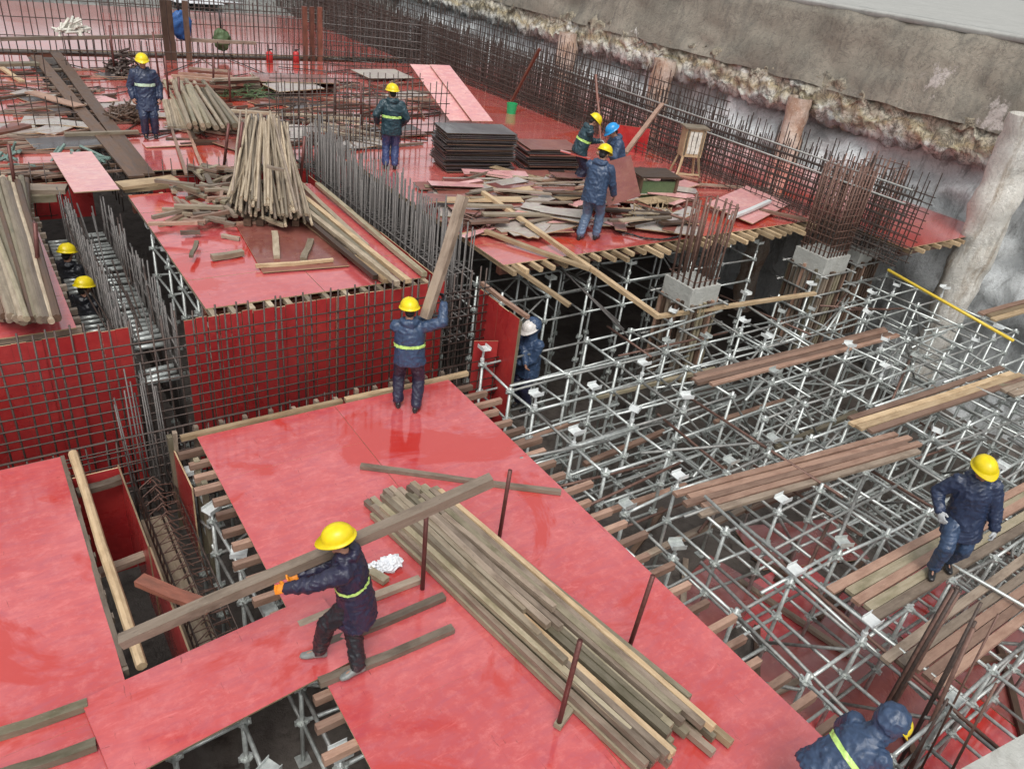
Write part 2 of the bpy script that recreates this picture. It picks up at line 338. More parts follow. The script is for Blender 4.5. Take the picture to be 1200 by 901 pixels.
# ---- retaining wall of the pit along the right side
WALLX = 20.5
wall = thing('retaining_wall', (WALLX, 10, FLOOR), 'rough stained concrete retaining wall with bulging capping beam along the pit edge', 'wall')
def strip(prof, y0, y1, dy, amp, freq, name, mat, yl=1.0, zk=.3, step=0):
    mb = MB(); ny = int((y1-y0)/dy); n = len(prof); vs = []
    for j in range(ny+1):
        y = y0+j*dy
        for (x, z) in prof:
            p = Vector((x, y, z)); d = noise.fractal(Vector((x*freq, y*freq*yl, z*freq)), 1, 2, 5)*amp
            if step: d = round(d/step)*step*.7+d*.3
            vs.append((x-d, y, z+zk*amp*noise.fractal(Vector((y*freq*1.3, z*freq, 7.7)), 1, 2, 4)))
    mb.add(vs, [(j*n+k, j*n+k+1, (j+1)*n+k+1, (j+1)*n+k) for j in range(ny) for k in range(n-1)])
    return mb.build(name, mat, wall, True)
def lin(a, b, n): return [(a[0]+(b[0]-a[0])*i/n, a[1]+(b[1]-a[1])*i/n) for i in range(n+1)]
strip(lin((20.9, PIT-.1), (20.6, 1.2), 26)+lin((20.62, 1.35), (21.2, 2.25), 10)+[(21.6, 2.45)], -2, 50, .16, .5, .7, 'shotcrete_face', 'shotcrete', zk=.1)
strip([(21.6, 2.4), (20.95, 2.22)]+lin((20.58, 2.2), (20.42, 2.42), 4)+lin((20.41, 2.48), (20.5, 3.3), 16)+[(20.6, 3.38), (20.85, 3.42)], -2, 50, .06, .13, 2.6, 'capping_beam', 'capping', zk=1.5, step=.04)
strip(lin((20.42, 3.1), (20.86, 4.9), 16)+[(20.95, 5.0), (21.0, 5.06)], -2, 60, .3, .16, .9, 'upper_face', 'upper_concrete')
strip([(20.98, 5.02), (20.92, 5.12), (21.0, 5.17), (22.0, 5.17), (22.05, 5.0)], -2, 60, .5, .04, .8, 'coping', 'pavement_concrete')
for i, (y, x, r0, mt_, lb) in enumerate([(7.9, 19.45, .42, 'pile_concrete', 'pale rough concrete pile standing at the right edge of the pit'),
      (14.3, 20.15, .33, 'pile_rusty', 'brown stained pile under the capping beam, behind the dense column cage'),
      (19.9, 20.1, .36, 'pile_rusty', 'white and rust streaked pile under the capping beam behind the easel-like stand'),
      (25.2, 20.1, .36, 'pile_rusty', 'farthest brown streaked pile under the capping beam')]):
    mb = MB(); n = 18; vs = []; nz = 40
    for k in range(nz+1):
        z = PIT+(2.75-PIT+(1.0 if i == 0 else 0))*k/nz
        for a in range(n):
            an = 2*math.pi*a/n; p = Vector((x+math.cos(an)*r0, y+math.sin(an)*r0, z))
            rr = r0*(1+.28*noise.fractal(p*1.7, 1, 2, 4)+(.12*(z+1)/4 if i == 0 else 0)); vs.append((x+math.cos(an)*rr, y+math.sin(an)*rr, z))
    mb.add(vs, [(k*n+a, k*n+(a+1) % n, (k+1)*n+(a+1) % n, (k+1)*n+a) for k in range(nz) for a in range(n)])
    tag(mb.build('concrete_pile', mt_, None, True), lb, 'pile')
# ================================================================== DECKS
def deck(label, x0, x1, y0, y1, z, sx=1.83, sy=.915, mat='red_film', joist='x', over=(0, 0), jstep=.25, jz=.08, beams=True, jm='wood_new', skip=None):
    d = thing('formwork_deck', ((x0+x1)/2, (y0+y1)/2, z), label, 'deck'); nxs = max(1, round((x1-x0)/sx)); nys = max(1, round((y1-y0)/sy))
    lx, ly = (x1-x0)/nxs, (y1-y0)/nys
    for i in range(nxs):
        for j in range(nys):
            c = Vector((x0+lx*(i+.5), y0+ly*(j+.5), z-.0095+rnd.uniform(-.0012, .0008)))
            if skip and skip(c.x, c.y): continue
            sheet(c, (1, rnd.uniform(-.001, .001), 0), (0, 1, rnd.uniform(-.001, .001)), lx-.0035, ly-.0035, .018, mat, parent=d)
    if joist == 'x':
        y = y0+.06
        while y < y1:
            a, b = x0-over[0]*rnd.uniform(.5, 1.1), x1+over[1]*rnd.uniform(.45, 1.15)
            batten((a, y, z-.021-jz/2), (b, y, z-.021-jz/2), .07, jz, jm, 'joist', d); y += jstep*rnd.uniform(.85, 1.15)
        for x in (x0+.3, (x0+x1)/2, x1-.25): batten((x, y0, z-.024-jz-.05), (x, y1, z-.024-jz-.05), .1, .1, 'wood_dark', 'beam', d)
    else:
        x = x0+.06
        while x < x1:
            a, b = y0-over[0]*rnd.uniform(.5, 1.1), y1+over[1]*rnd.uniform(.5, 1.1)
            batten((x, a, z-.021-jz/2), (x, b, z-.021-jz/2), .07, jz, jm, 'joist', d); x += jstep*rnd.uniform(.85, 1.15)
        for y in (y0+.15, y1-.3): batten((x0, y, z-.024-jz-.06), (x1, y, z-.024-jz-.06), .12, .12, 'wood_red', 'beam', d)
    return d
P1 = deck('pink wet plywood deck in the foreground that carries the long timber pile', 1.73, 5.38, -.9, 8.45, 0, 1.825, .935, over=(.28, .42), jstep=.27, jm='wood_pink')
batten((1.55, 8.5, .0), (3.7, 8.53, .0), .07, .06, 'wood_new', 'edge_batten', P1); batten((3.74, 8.53, .0), (5.75, 8.5, .0), .07, .06, 'wood_new', 'edge_batten', P1)
x = 1.5
while x < 5.6: batten((x, 8.61, -.9), (x, 8.61, .05+rnd.uniform(-.05, .03)), .05, .07, 'wood_grey', 'stud', P1); x += .3*rnd.uniform(.85, 1.15)
for x, y in ((1.45, 8.62), (1.62, 8.3), (1.6, 8.0), (1.58, 7.6)): batten((x, y, -1.5), (x, y, -.12+rnd.uniform(0, .12)), .06, .08, 'wood_mossy', 'stud', P1)
P2 = deck('pink plywood deck at the lower left corner, crossed by two battens', -3.4, .26, -.9, 8.68, 0, 1.83, .94, over=(0, .06), jstep=.3, jm='wood_grey')
batten((.275, 5.3, -.035), (.275, 8.7, -.035), .045, .07, 'wood_grey', 'edge_batten', P2)
PL = deck('narrow pink deck strip under the bundle of round poles at the left', -3.2, .76, 9.95, 15.0, 1.0, 1.98, .92, over=(.05, .08), jm='wood_grey')
P3 = deck('pink plywood deck under the heap of offcuts behind the meshed wall', 2.33, 5.75, 9.95, 14.9, 1.0, 1.71, 1.0, joist='y', over=(.22, .1), jstep=.27, jm='wood_pole')
P4 = deck('large upper deck on the right where three workers handle plywood', 7.25, 16.4, 9.98, 28.2, 1.0, 1.83, .915, mat='red_film_far', joist='y', over=(.45, 0), jstep=.27)
P4b = deck('red deck strip between the dense mesh and the retaining wall', 16.46, 20.2, 8.0, 28.2, 1.0, 1.87, 1.0, mat='red_film_far', joist='y', over=(.2, 0), jstep=.35)
P5 = deck('upper left deck where a worker in a striped raincoat stands', 2.95, 7.2, 16.3, 28.2, 1.0, 2.1, 1.0, mat='red_film_far', joist='y', over=(.1, 0), jstep=.5, jm='wood_grey')
P6 = deck('littered red deck in the upper left corner beside the long beam trough', -5, 2.2, 16.3, 28.2, 1.0, 1.8, 1.0, mat='red_film_far', joist='y', over=(.1, 0), jstep=.5, jm='wood_grey')
P7 = deck('red deck beyond the far row of upright bars', -8, 15, 29.2, 40, 1.0, 2.3, 1.5, mat='red_film_far', joist='y', over=(.1, 0), jstep=1.5, jm='wood_grey')
P8 = thing('lower_deck', (8.2, 1.6, FLOOR), 'dirty red plywood floor seen deep under the scaffold', 'deck')
for i in range(3):
    for k in range(6):
        if (i, k) in ((0, 5), (2, 5)): continue
        sheet((6.4+i*1.83, -.9+k*.93, FLOOR+.012+rnd.uniform(0, .006)), (1, rnd.uniform(-.02, .02), 0), (rnd.uniform(-.02, .02), 1, 0), 1.8, .91, .016, 'red_film' if (i+k) % 3 == 0 else 'red_dirty', parent=P8)
for i, (cx, cy, a, lb) in enumerate([(7.1, 4.2, 14, 'red plywood sheet lying askew on the grey floor under the middle of the scaffold'), (9.4, 4.4, -20, 'red plywood sheet lying askew beyond the dirty red floor')]):
    tag(sheet((cx, cy, FLOOR+.05), (math.cos(R(a)), math.sin(R(a)), 0), (-math.sin(R(a)), math.cos(R(a)), 0), 1.83, .92, .016, 'red_dirty', 'loose_plywood'), lb, 'plywood')
for i in range(14):
    c = Vector((rnd.uniform(5.8, 10), rnd.uniform(.5, 6), FLOOR+.07)); a = rnd.uniform(0, 3.1); d = Vector((math.cos(a), math.sin(a), 0))*rnd.uniform(.3, 1.0)
    tag(batten(c-d, c+d, .08, .05, rnd.choice(('wood_dark', 'wood_grey'))), 'loose batten lying on the floor under the scaffold', 'batten', 'battens on the floor under the scaffold')
# ================================================================== VERTICAL FORMWORK
def form_wall(label, a, b, z0, z1, n, depth=1, mat='red_panel', studs=True):
    a = Vector((*a, 0)); b = Vector((*b, 0)); d = (b-a); L = d.length; X = d.normalized(); Nn = Vector((X.y, -X.x, 0))
    t_ = thing('formwork_wall', ((a+b)/2 + Vector((0, 0, z0))), label, 'formwork'); w_ = L/n
    for i in range(n):
        c = a + X*(w_*(i+.5)); zz = z1+rnd.uniform(-.015, .01)
        sheet(c+Vector((0, 0, (z0+zz)/2))+Nn*rnd.uniform(-.012, .012), X, (0, 0, 1), w_-.008, zz-z0, .018, mat, 'panel', t_)
    if studs:
        x_ = .1
        while x_ < L: 
            c = a+X*x_-Nn*.06*depth; batten(c+Vector((0, 0, z0)), c+Vector((0, 0, z1-.1)), .05, .08, 'wood_mossy', 'stud', t_); x_ += .32
    return t_
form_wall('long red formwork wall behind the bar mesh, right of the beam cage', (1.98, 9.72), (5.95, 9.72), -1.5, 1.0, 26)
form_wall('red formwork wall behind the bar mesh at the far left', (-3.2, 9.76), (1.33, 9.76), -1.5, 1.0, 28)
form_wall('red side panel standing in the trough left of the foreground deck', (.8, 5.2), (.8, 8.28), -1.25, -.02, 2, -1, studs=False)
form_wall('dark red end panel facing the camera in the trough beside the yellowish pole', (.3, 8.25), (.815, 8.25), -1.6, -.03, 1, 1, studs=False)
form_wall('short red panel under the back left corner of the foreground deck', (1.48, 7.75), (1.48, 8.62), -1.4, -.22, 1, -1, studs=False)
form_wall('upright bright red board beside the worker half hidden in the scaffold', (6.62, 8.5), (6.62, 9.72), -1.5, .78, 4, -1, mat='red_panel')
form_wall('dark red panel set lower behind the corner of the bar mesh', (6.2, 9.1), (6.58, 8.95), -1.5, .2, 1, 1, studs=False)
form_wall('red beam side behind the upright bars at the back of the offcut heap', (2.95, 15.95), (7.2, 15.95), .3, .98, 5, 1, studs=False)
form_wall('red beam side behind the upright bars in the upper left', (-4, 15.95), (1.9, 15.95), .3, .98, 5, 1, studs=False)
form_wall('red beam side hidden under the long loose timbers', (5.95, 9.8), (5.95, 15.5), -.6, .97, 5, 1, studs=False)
rail = [atx(560, 318, 6.66), atx(614, 368, 6.66)]
tag(batten((6.68, 9.75, .84), (6.68, 8.4, .84), .06, .06, 'wood_pink', 'timber_batten'), 'pinkish batten laid along the top of the upright red board', 'batten')
# trough bottom board and struts
tag(sheet((1.12, 6.9, -1.2), (0, 1, 0), (-1, 0, 0), 3.4, .3, .03, 'wood_pole', 'trough_board'), 'pale board along the bottom of the trough left of the foreground deck', 'board')
for y, z, lb in ((8.05, -.1, 'short thick batten at the head of the left trough'), (7.1, -.5, 'short batten strutting the dark red trough panel'), (6.15, -.62, 'lower pale batten strutting the dark red trough panel')):
    tag(batten((.3, y, z), (.82, y+.06, z), .1, .07, 'wood_grey'), lb, 'batten')
# ================================================================== SCAFFOLD
def post_maker(h):
    def f(mb):
        mb.tube((0, 0, 0), (0, 0, h), .0245, 8); mb.box((0, 0, .005), .07, .07, .005)
    return f
def rosette_maker(mb):
    mb.tube((0, 0, -.006), (0, 0, .006), .062, 10); mb.tube((0, 0, -.035), (0, 0, .035), .036, 8)
    for k in range(4):
        a = math.pi/2*k; mb.box((math.cos(a)*.05, math.sin(a)*.05, 0), .022, .012, .032, (math.cos(a), math.sin(a), 0), (-math.sin(a), math.cos(a), 0))
def head_maker(mb):
    mb.tube((0, 0, -.3), (0, 0, 0), .018, 8); mb.tube((0, 0, -.22), (0, 0, -.17), .034, 8); mb.box((0, 0, .004), .088, .07, .004)
    mb.box((0, .072, .026), .088, .003, .03); mb.box((0, -.072, .026), .088, .003, .03)
PLANKS = []
def on_plank(x, y):
    for a, b, n, wd in PLANKS:
        d = (b-a); L = d.length; d = d/L; s_ = Vector((d.y, -d.x, 0)); v = Vector((x, y, a.z))-a
        if -.1 < v.dot(d) < L+.1 and -wd*.7 < v.dot(s_) < (wd+.015)*n: return True
    return False
def on_slab(x, y): return -.6 < x < 10.4 and y < 6.3
def scaffold(label, xs, ys, levels, ztop, heads=.5, drop=.0, mat='galvanised', brace=.34, ledmat='galvanised'):
    z0 = FLOOR if on_slab(xs[0], ys[0]) else PIT
    s = thing('scaffold', (sum(xs)/len(xs), sum(ys)/len(ys), z0), label, 'scaffold'); J = {}
    for i, x in enumerate(xs):
        for j, y in enumerate(ys):
            if rnd.random() < drop: continue
            px_, py_ = x+rnd.uniform(-.035, .035), y+rnd.uniform(-.035, .035); J[i, j] = (px_, py_); zb = FLOOR if on_slab(x, y) else PIT
            pl = on_plank(px_, py_); zt = ztop+(rnd.uniform(-.03, .05) if not pl else -.06); h = q(zt-zb, .03)
            p = place('post', (h,), post_maker(h), mat, Matrix.Translation((px_, py_, zb)), s, True)
            zz = []; z_ = levels[0]
            while z_ > zb+.1: zz.append(z_); z_ -= .525
            for lv in zz:
                o = place('rosette', (), rosette_maker, 'galvanised', Matrix(), None, False)
                o.matrix_basis = Matrix.Translation((0, 0, lv-zb)) @ Matrix.Rotation(rnd.uniform(-.3, .3), 4, 'Z'); o.parent = p
            if rnd.random() < heads and not pl:
                o = place('jack_head', (), head_maker, rnd.choice(('white_steel', 'galvanised', 'white_steel')), Matrix(), None)
                o.matrix_basis = Matrix.Translation((0, 0, h+.14+rnd.uniform(-.07, .07))) @ Matrix.Rotation(rnd.choice((0, 0, 1.57, .5, -.4)), 4, 'Z') @ Matrix.Rotation(rnd.uniform(-.12, .12), 4, 'X'); o.parent = p
    low = MB(); allv = []; z_ = levels[0]
    while z_ > levels[-1]-.05: allv.append(z_); z_ -= .525
    cnt = 0
    for lv in allv:
        for (i, j), (x, y) in J.items():
            for di, dj in ((1, 0), (0, 1)):
                if (i+di, j+dj) in J and rnd.random() > (.05 if lv == levels[0] else .22) and not (lv < FLOOR+.1 and on_slab(x, y)):
                    x2, y2 = J[i+di, j+dj]; a, b = (x, y, lv+rnd.uniform(-.012, .012)), (x2, y2, lv+rnd.uniform(-.012, .012))
                    if cnt < 295 and lv > levels[0]-1.2: rod(a, b, .0215, rnd.choice((ledmat, ledmat, 'galvanised_dull')), 'ledger', s, 7); cnt += 1
                    else: low.tube(a, b, .0205, 6, None, False)
    if low.v: o = low.build('lower_ledgers', 'galvanised', s, True); o['kind'] = 'stuff'
    for (i, j), (x, y) in J.items():
        if rnd.random() < brace and (i+1, j) in J and len(levels) > 1:
            x2, y2 = J[i+1, j]; a, b = (x, y+.04, levels[0]), (x2, y2+.04, levels[1])
            if rnd.random() < .5: a, b = (x, y+.04, levels[1]), (x2, y2+.04, levels[0])
            rod(a, b, .02, 'galvanised_dull', 'brace', s, 6)
        if rnd.random() < brace*.6 and (i, j+1) in J and len(levels) > 1:
            x2, y2 = J[i, j+1]; rod((x-.04, y, levels[0]-.1), (x2-.04, y2, levels[1]+.1), .02, 'galvanised_dull', 'brace', s, 6)
    return s
ZU, ZL = -.15, -1.2
PL_SPEC = [((812, 441), (1033, 387), 4, ['wood_pink', 'wood_pink', 'wood_grey'], 'pinkish plank in the walkway nearest the first bare column', 'planks nearest the first bare column', .095),
 ((796, 578), (1055, 508), 5, ['wood_pink', 'wood_grey', 'wood_pink'], 'plank in the walkway in the middle of the scaffold', 'planks in the middle walkway', .098),
 ((994, 492), (1176, 433), 4, ['wood_new', 'wood_grey', 'wood_pink'], 'plank in the upper right walkway of the scaffold', 'planks in the upper right walkway', .11),
 ((1168, 453), (1260, 425), 3, ['wood_grey', 'wood_mossy'], 'plank cut off by the right edge above the walking worker', 'planks cut off at the right edge', .13),
 ((976, 690), (1260, 535), 5, ['wood_pink', 'wood_mossy', 'wood_grey', 'wood_grey'], 'plank of the walkway under the boots of the walking worker', 'planks under the walking worker', .115),
 ((1044, 768), (1260, 612), 5, ['wood_pink', 'wood_grey', 'wood_pink'], 'plank in the lowest walkway beside the bundled upright bars', 'planks in the lowest walkway', .105),
 ((1150, 368), (1260, 338), 3, ['wood_new', 'wood_pink'], 'plank lying beside the pale concrete pile', 'planks beside the pale pile', .13)]
for a_, b_, n_, mm_, lb_, gp_, wd_ in PL_SPEC: PLANKS.append((at(*a_, -.1), at(*b_, -.1), n_, wd_))
XA = [5.9, 6.87, 7.83, 8.78, 9.75, 10.72, 11.7, 12.65, 13.6]; YA = [.3, 1.25, 2.2, 3.14, 4.11, 5.0]
XB = [6.25, 7.35, 8.42, 9.5, 10.5, 11.5, 12.6, 13.65, 14.7, 15.7, 16.7, 17.7]; YB = [5.7, 6.42, 7.4, 8.0, 8.85]
scaffold('galvanised scaffold frame with jack heads right of the pink deck, under the walking worker', XA, YA, [ZU, ZL, -2.25, -3.3], ZU+.08, .55)
scaffold('galvanised scaffold frame between the bare columns and the loose planks', XB, YB, [ZU, ZL, -2.25, -3.3], ZU+.08, .5, .04, brace=.25)
scaffold('galvanised scaffold frame at the far right in front of the pale pile', [14.6, 15.6, 16.6, 17.6, 18.6], [1.2, 2.2, 3.2, 4.2, 5.0], [ZU, ZL, -2.25, -3.3], ZU+.08, .4, brace=.3)
scaffold('short scaffold posts in the gap left of the foreground deck, below the bridging board', [.5, 1.1], [2.5, 3.2, 3.9, 4.6], [-.5, -1.15], -.42, .7)
scaffold('scaffold frame in shadow beneath the foreground deck', [1.62, 2.6, 3.6, 4.6], [2.0, 2.9, 3.8, 4.7, 5.6, 6.5, 7.4, 8.2], [-.5, -1.15], -.42, .9)
scaffold('scaffold frame in shadow beneath the lower left deck', [.1, -.9, -1.9], [4.6, 5.5, 6.4, 7.3, 8.2], [-.5, -1.15], -.42, .6)
scaffold('scaffold frame beneath the deck of the offcut heap', [2.5, 3.4, 4.3, 5.2], [10.3, 11.2, 12.1, 13.0, 13.9], [.35, -.6], .55, .6)
scaffold('scaffold frame in the dark beneath the upper right deck', [7.4, 8.4, 9.4, 10.4, 12.2, 13.2, 14.2], [10.1, 11.0, 12.0], [.2, -.7], .4, .5)
for i in range(110):
    x_, y_ = rnd.uniform(6, 17), rnd.uniform(1.5, 8.8); z_ = rnd.choice((-.1, -.12, -.4, -.5, -.9, -1.15)); a = rnd.choice((0, 0, 0, 1.57, 1.57, 1.57, .4, -.3)); L = rnd.uniform(.6, 1.7); d = Vector((math.cos(a), math.sin(a), rnd.uniform(-.12, .12)))*L
    tag(rod(Vector((x_, y_, z_))-d, Vector((x_, y_, z_))+d, .022, rnd.choice(('galvanised_dull', 'galvanised', 'galvanised', 'rebar_rust')), 'loose_tube', None, 6), 'loose tube threaded through the scaffold bays', 'tube', 'loose tubes in the scaffold')
for i in range(10):
    x_, y_ = rnd.uniform(6.5, 15), rnd.uniform(3, 8.6); d = Vector((rnd.uniform(.8, 1.6), rnd.uniform(-.1, .1), 0)); c = Vector((x_, y_, -1.14))
    tag(batten(c-d, c+d, .09, .06, rnd.choice(('wood_mossy', 'wood_grey', 'wood_pink'))), 'timber lying on the lower tubes of the scaffold', 'timber', 'timbers on the lower scaffold tubes')
tag(rod(atx(1040, 316, 14.6)+Vector((0, 0, 0)), atx(1040, 316, 14.6)+Vector((.1, -2.6, -.32)), .03, 'yellow_paint', 'painted_pipe', None, 8), 'yellow painted pipe lying across the scaffold below the pale pile', 'pipe')
# ================================================================== REBAR
def mesh_wall(label, p, p2, z0, z1, sv, sh, r=.010, mat='rebar_steel', zt=None, stuff=False, ztj=.04, cat='rebar mesh', off=.012, skip=0, lean=0, name='rebar_mesh'):
    p = Vector((*p, 0)); p2 = Vector((*p2, 0)); d = p2-p; L = d.length; X = d.normalized(); N_ = Vector((X.y, -X.x, 0))
    t_ = thing(name, ((p+p2)/2+Vector((0, 0, z0))), label, cat); mbv = MB()
    n = int(L/sv); zt = z1 if zt is None else zt
    for i in range(n+1):
        if rnd.random() < skip: continue
        c = p+X*(L*i/n+rnd.uniform(-.04, .04)); z2 = zt+rnd.uniform(-ztj, ztj)
        a, b = c+Vector((0, 0, z0)), c+Vector((0, 0, z2))+X*rnd.uniform(-.05, .05)+N_*(lean+rnd.uniform(-.015, .015))
        if stuff: mbv.tube(a, b, r, 4, None, False)
        else: rod(a, b, r, mat, 'rebar', t_)
    if sh:
        k = int((z1-z0)/sh)
        for i in range(k+1):
            z = z0+.03+sh*i+rnd.uniform(-.012, .012)
            a, b = p-X*.1+Vector((0, 0, z+rnd.uniform(-.02, .02)))+N_*off, p2+X*.1+Vector((0, 0, z+rnd.uniform(-.02, .02)))+N_*off
            if stuff: mbv.tube(a, b, r*.9, 4, None, False)
            else: rod(a, b, r*.9, mat, 'rebar', t_)
    if stuff: o = mbv.build('rebar', mat, t_); o['kind'] = 'stuff'
    return t_
mesh_wall('bar mesh in front of the long red formwork wall, facing the foreground deck', (-2.2, 9.42), (6.55, 9.42), -1.5, .92, .15, .15, .013, zt=1.28)
mesh_wall('second bar mesh standing just behind the edge of the foreground deck', (-2.2, 8.92), (6.5, 8.92), -1.5, -.1, .16, .17, .011, 'rebar_steel')
# beam cage left: two rows of uprights and galvanised tubes across the trough
def cage(label, rows, y0, y1, z0, z1, step, mat, r=.011, longs=(), stirr=0, zj=.08, group=None):
    xs = rows; t_ = thing('beam_cage', ((xs[0]+xs[-1])/2, (y0+y1)/2, z0), label, 'rebar cage')
    n = int((y1-y0)/step); mbs = MB()
    for x in xs:
        for i in range(n+1):
            y = y0+step*i+rnd.uniform(-.03, .03); z2 = z1+rnd.uniform(-zj, zj)
            rod((x, y, z0), (x+rnd.uniform(-.04, .04), y+rnd.uniform(-.05, .05), z2), r, mat, 'rebar', t_)
        for z in longs: rod((x, y0-.1, z), (x, y1+.1, z+rnd.uniform(-.02, .02)), r*1.2, mat, 'rebar', t_)
    if stirr:
        for i in range(n+1):
            y = y0+step*i
            for z in longs: mbs.tube((xs[0], y, z), (xs[-1], y+.02, z+.01), r*.7, 4)
        o = mbs.build('stirrup', mat, t_); o['kind'] = 'stuff'
    return t_
cage('grey beam cage of dense upright bars with galvanised tubes, at the left', [1.3, 1.36, 1.9], 9.9, 15.2, -1.0, 1.0, .115, 'rebar_grey', .0125, (.2, .5, .8), 0, .16)
tl = thing('tube_ladder', (1.6, 12, 0), 'row of bright galvanised tubes lying across the left beam cage', 'tubes')
for i in range(34):
    y = 9.75+i*.16; z = .12 if y < 10.2 else .28
    if 10.15 < y < 10.4: continue
    rod((1.36, y, z+rnd.uniform(-.03, .03)), (1.86, y+rnd.uniform(-.02, .02), z+rnd.uniform(-.03, .03)), .04 if i < 18 else .032, 'galvanised', 'tube', tl, 8)
    rod((.98, y+.05, z-.1), (1.26, y+.05, z-.1), .034, 'galvanised', 'tube', tl, 8)
cage('dense tall bar cage running back below the worker seen from behind in the middle', [6.05, 6.22, 6.38, 6.55], 9.9, 16.6, -.9, 1.8, .12, 'rebar_grey', .014, (-.2, .2, .6, 1.0), 1, .2)
cage('bar cage lying in the dark beam trough of the upper left', [2.45, 2.9], 16.4, 27.5, .2, .95, .34, 'rebar_steel', .012, (.5, .9), 1)
t_ = thing('bar_bundle', (1.6, 12, 0), 'tangle of long dark bars leaning along the left beam cage', 'rebar')
for i in range(44):
    x_, y_ = rnd.uniform(1.25, 1.95), rnd.uniform(9.9, 14.2); k = rnd.uniform(.4, 1.8); rod((x_, y_, rnd.uniform(-.6, .5)), (x_+rnd.uniform(-.2, .2), y_+k, rnd.uniform(.5, 1.15)), .0125, rnd.choice(('rebar_steel', 'rebar_grey')), 'rebar', t_)
t_ = thing('beam_cage', (1.15, 7, -1.2), 'hooked bar cage at the bottom of the trough left of the foreground deck', 'rebar cage'); mbs = MB()
for i in range(16):
    y = 6.1+i*.17; h = -.95+.25*(i/16)
    mbs.path([(1.0, y, -1.1), (1.02, y, h), (1.2, y+.08, h+.07), (1.28, y+.05, h-.02)], .007, 5); mbs.path([(1.42, y, -1.1), (1.4, y, h-.05), (1.22, y-.06, h+.03), (1.18, y, h+.09), (1.12, y+.02, h+.02)], .007, 5)
    mbs.path([(.98, y, -.98), (1.44, y+.02, -.96)], .007, 5)
mbs.build('stirrup', 'rebar_rust', t_)
for x in (1.0, 1.2, 1.42):
    for z in (-1.1, -.8): rod((x, 5.8, z), (x, 9.3, z+.05), .012, 'rebar_steel', 'rebar', t_)
for i in range(12): rod((.98+i*.045, 8.7+rnd.uniform(-.1, .3), -1.2), (.98+i*.045+rnd.uniform(-.05, .05), 9.1+rnd.uniform(-.1, .3), .5+rnd.uniform(-.3, .4)), .011, 'rebar_grey', 'rebar', t_)
mesh_wall('upright starter bars along the beam behind the offcut heap', (2.9, 15.7), (7.2, 15.7), .4, 1.05, .2, .3, .010, zt=1.35)
mesh_wall('upright starter bars along the beam at the upper left', (-3, 15.7), (1.15, 15.7), .4, 1.05, .22, .3, .010, zt=1.4)
mesh_wall('tall bar mesh behind the worker in the middle, left of the sheet stack', (5.9, 17.6), (10.4, 17.6), .9, 2.3, .16, .25, .013, zt=2.45)
mesh_wall('second tall bar mesh farther behind the worker in the middle', (6.6, 19.4), (10.6, 19.4), .9, 2.1, .2, .4, .013, zt=2.3)
mesh_wall('low row of bars across the red deck at the far upper left', (-4, 23.5), (2.2, 23.5), .9, 1.6, .25, .4, .014, zt=1.9, stuff=True)
mesh_wall('tangled tall bars standing left of the worker seen from behind', (5.2, 16.8), (8.3, 16.2), .3, 1.4, .08, .3, .0135, 'rebar_grey', zt=1.75, ztj=.3)
mesh_wall('row of bars across the littered deck at the left edge', (-4, 19.6), (2.2, 19.6), .9, 1.4, .25, .4, .013, zt=1.7, stuff=True)
mesh_wall('low bars in front of the far row, behind the logs', (3, 26.4), (14.5, 26.4), .95, 1.5, .2, .25, .014, zt=1.8, stuff=True)
mesh_wall('far row of upright bars across the back of the left deck', (-6, 28.7), (14.8, 28.7), .95, 2.55, .2, .5, .015, stuff=True, zt=2.75, ztj=.1)
# the edge wall cage along the retaining wall
mesh_wall('dense black wall mesh along the retaining wall, front face', (15.9, 42), (15.9, 7.9), .7, 2.25, .11, .13, .013, 'rebar_steel', zt=2.45, ztj=.12, stuff=True)
mesh_wall('middle layer of the dense wall mesh, between its two faces', (16.16, 42), (16.16, 8.2), .7, 2.2, .16, .2, .014, 'rebar_grey', zt=2.5, ztj=.2, stuff=True)
mesh_wall('dense black wall mesh along the retaining wall, back face', (16.42, 42), (16.42, 7.9), .7, 2.2, .13, .16, .013, 'rebar_steel', zt=2.6, ztj=.16, stuff=True)
mesh_wall('dense tall bars in front of the far part of the wall mesh', (14.6, 42), (15.5, 17.5), .9, 2.5, .1, .16, .015, 'rebar_steel', zt=2.6, ztj=.2, stuff=True)
mesh_wall('tall dark bars rising behind the far half of the wall mesh', (16.7, 42), (16.7, 14), .9, 2.7, .12, .2, .014, 'rebar_steel', zt=2.95, ztj=.25, stuff=True)
mesh_wall('row of tall grey bars where the far bars meet the wall mesh', (11.3, 29.6), (15.6, 27.5), .9, 2.4, .13, .3, .016, 'rebar_grey', zt=2.7, ztj=.25, stuff=True)
mesh_wall('farthest row of tall bars behind the red far deck', (6, 38), (17, 36), .9, 2.6, .2, .4, .022, 'rebar_grey', zt=3.0, ztj=.3, stuff=True)
mesh_wall('low layer of bars at the foot of the wall mesh', (15.3, 28), (15.45, 8.6), .98, 1.3, .2, .1, .011, 'rebar_steel', zt=1.35, stuff=True)
for (z, x0, x1, lb) in ((2.42, 15.8, 15.8, 'upper pale rail pipe running along the top of the wall mesh'), (2.15, 15.74, 15.7, 'lower pale rail pipe running along the wall mesh')):
    tag(rod((x0, 30, z), (x1, 8.0, z-.1), .022, 'galvanised_dull', 'rail_pipe', None, 6), lb, 'pipe')
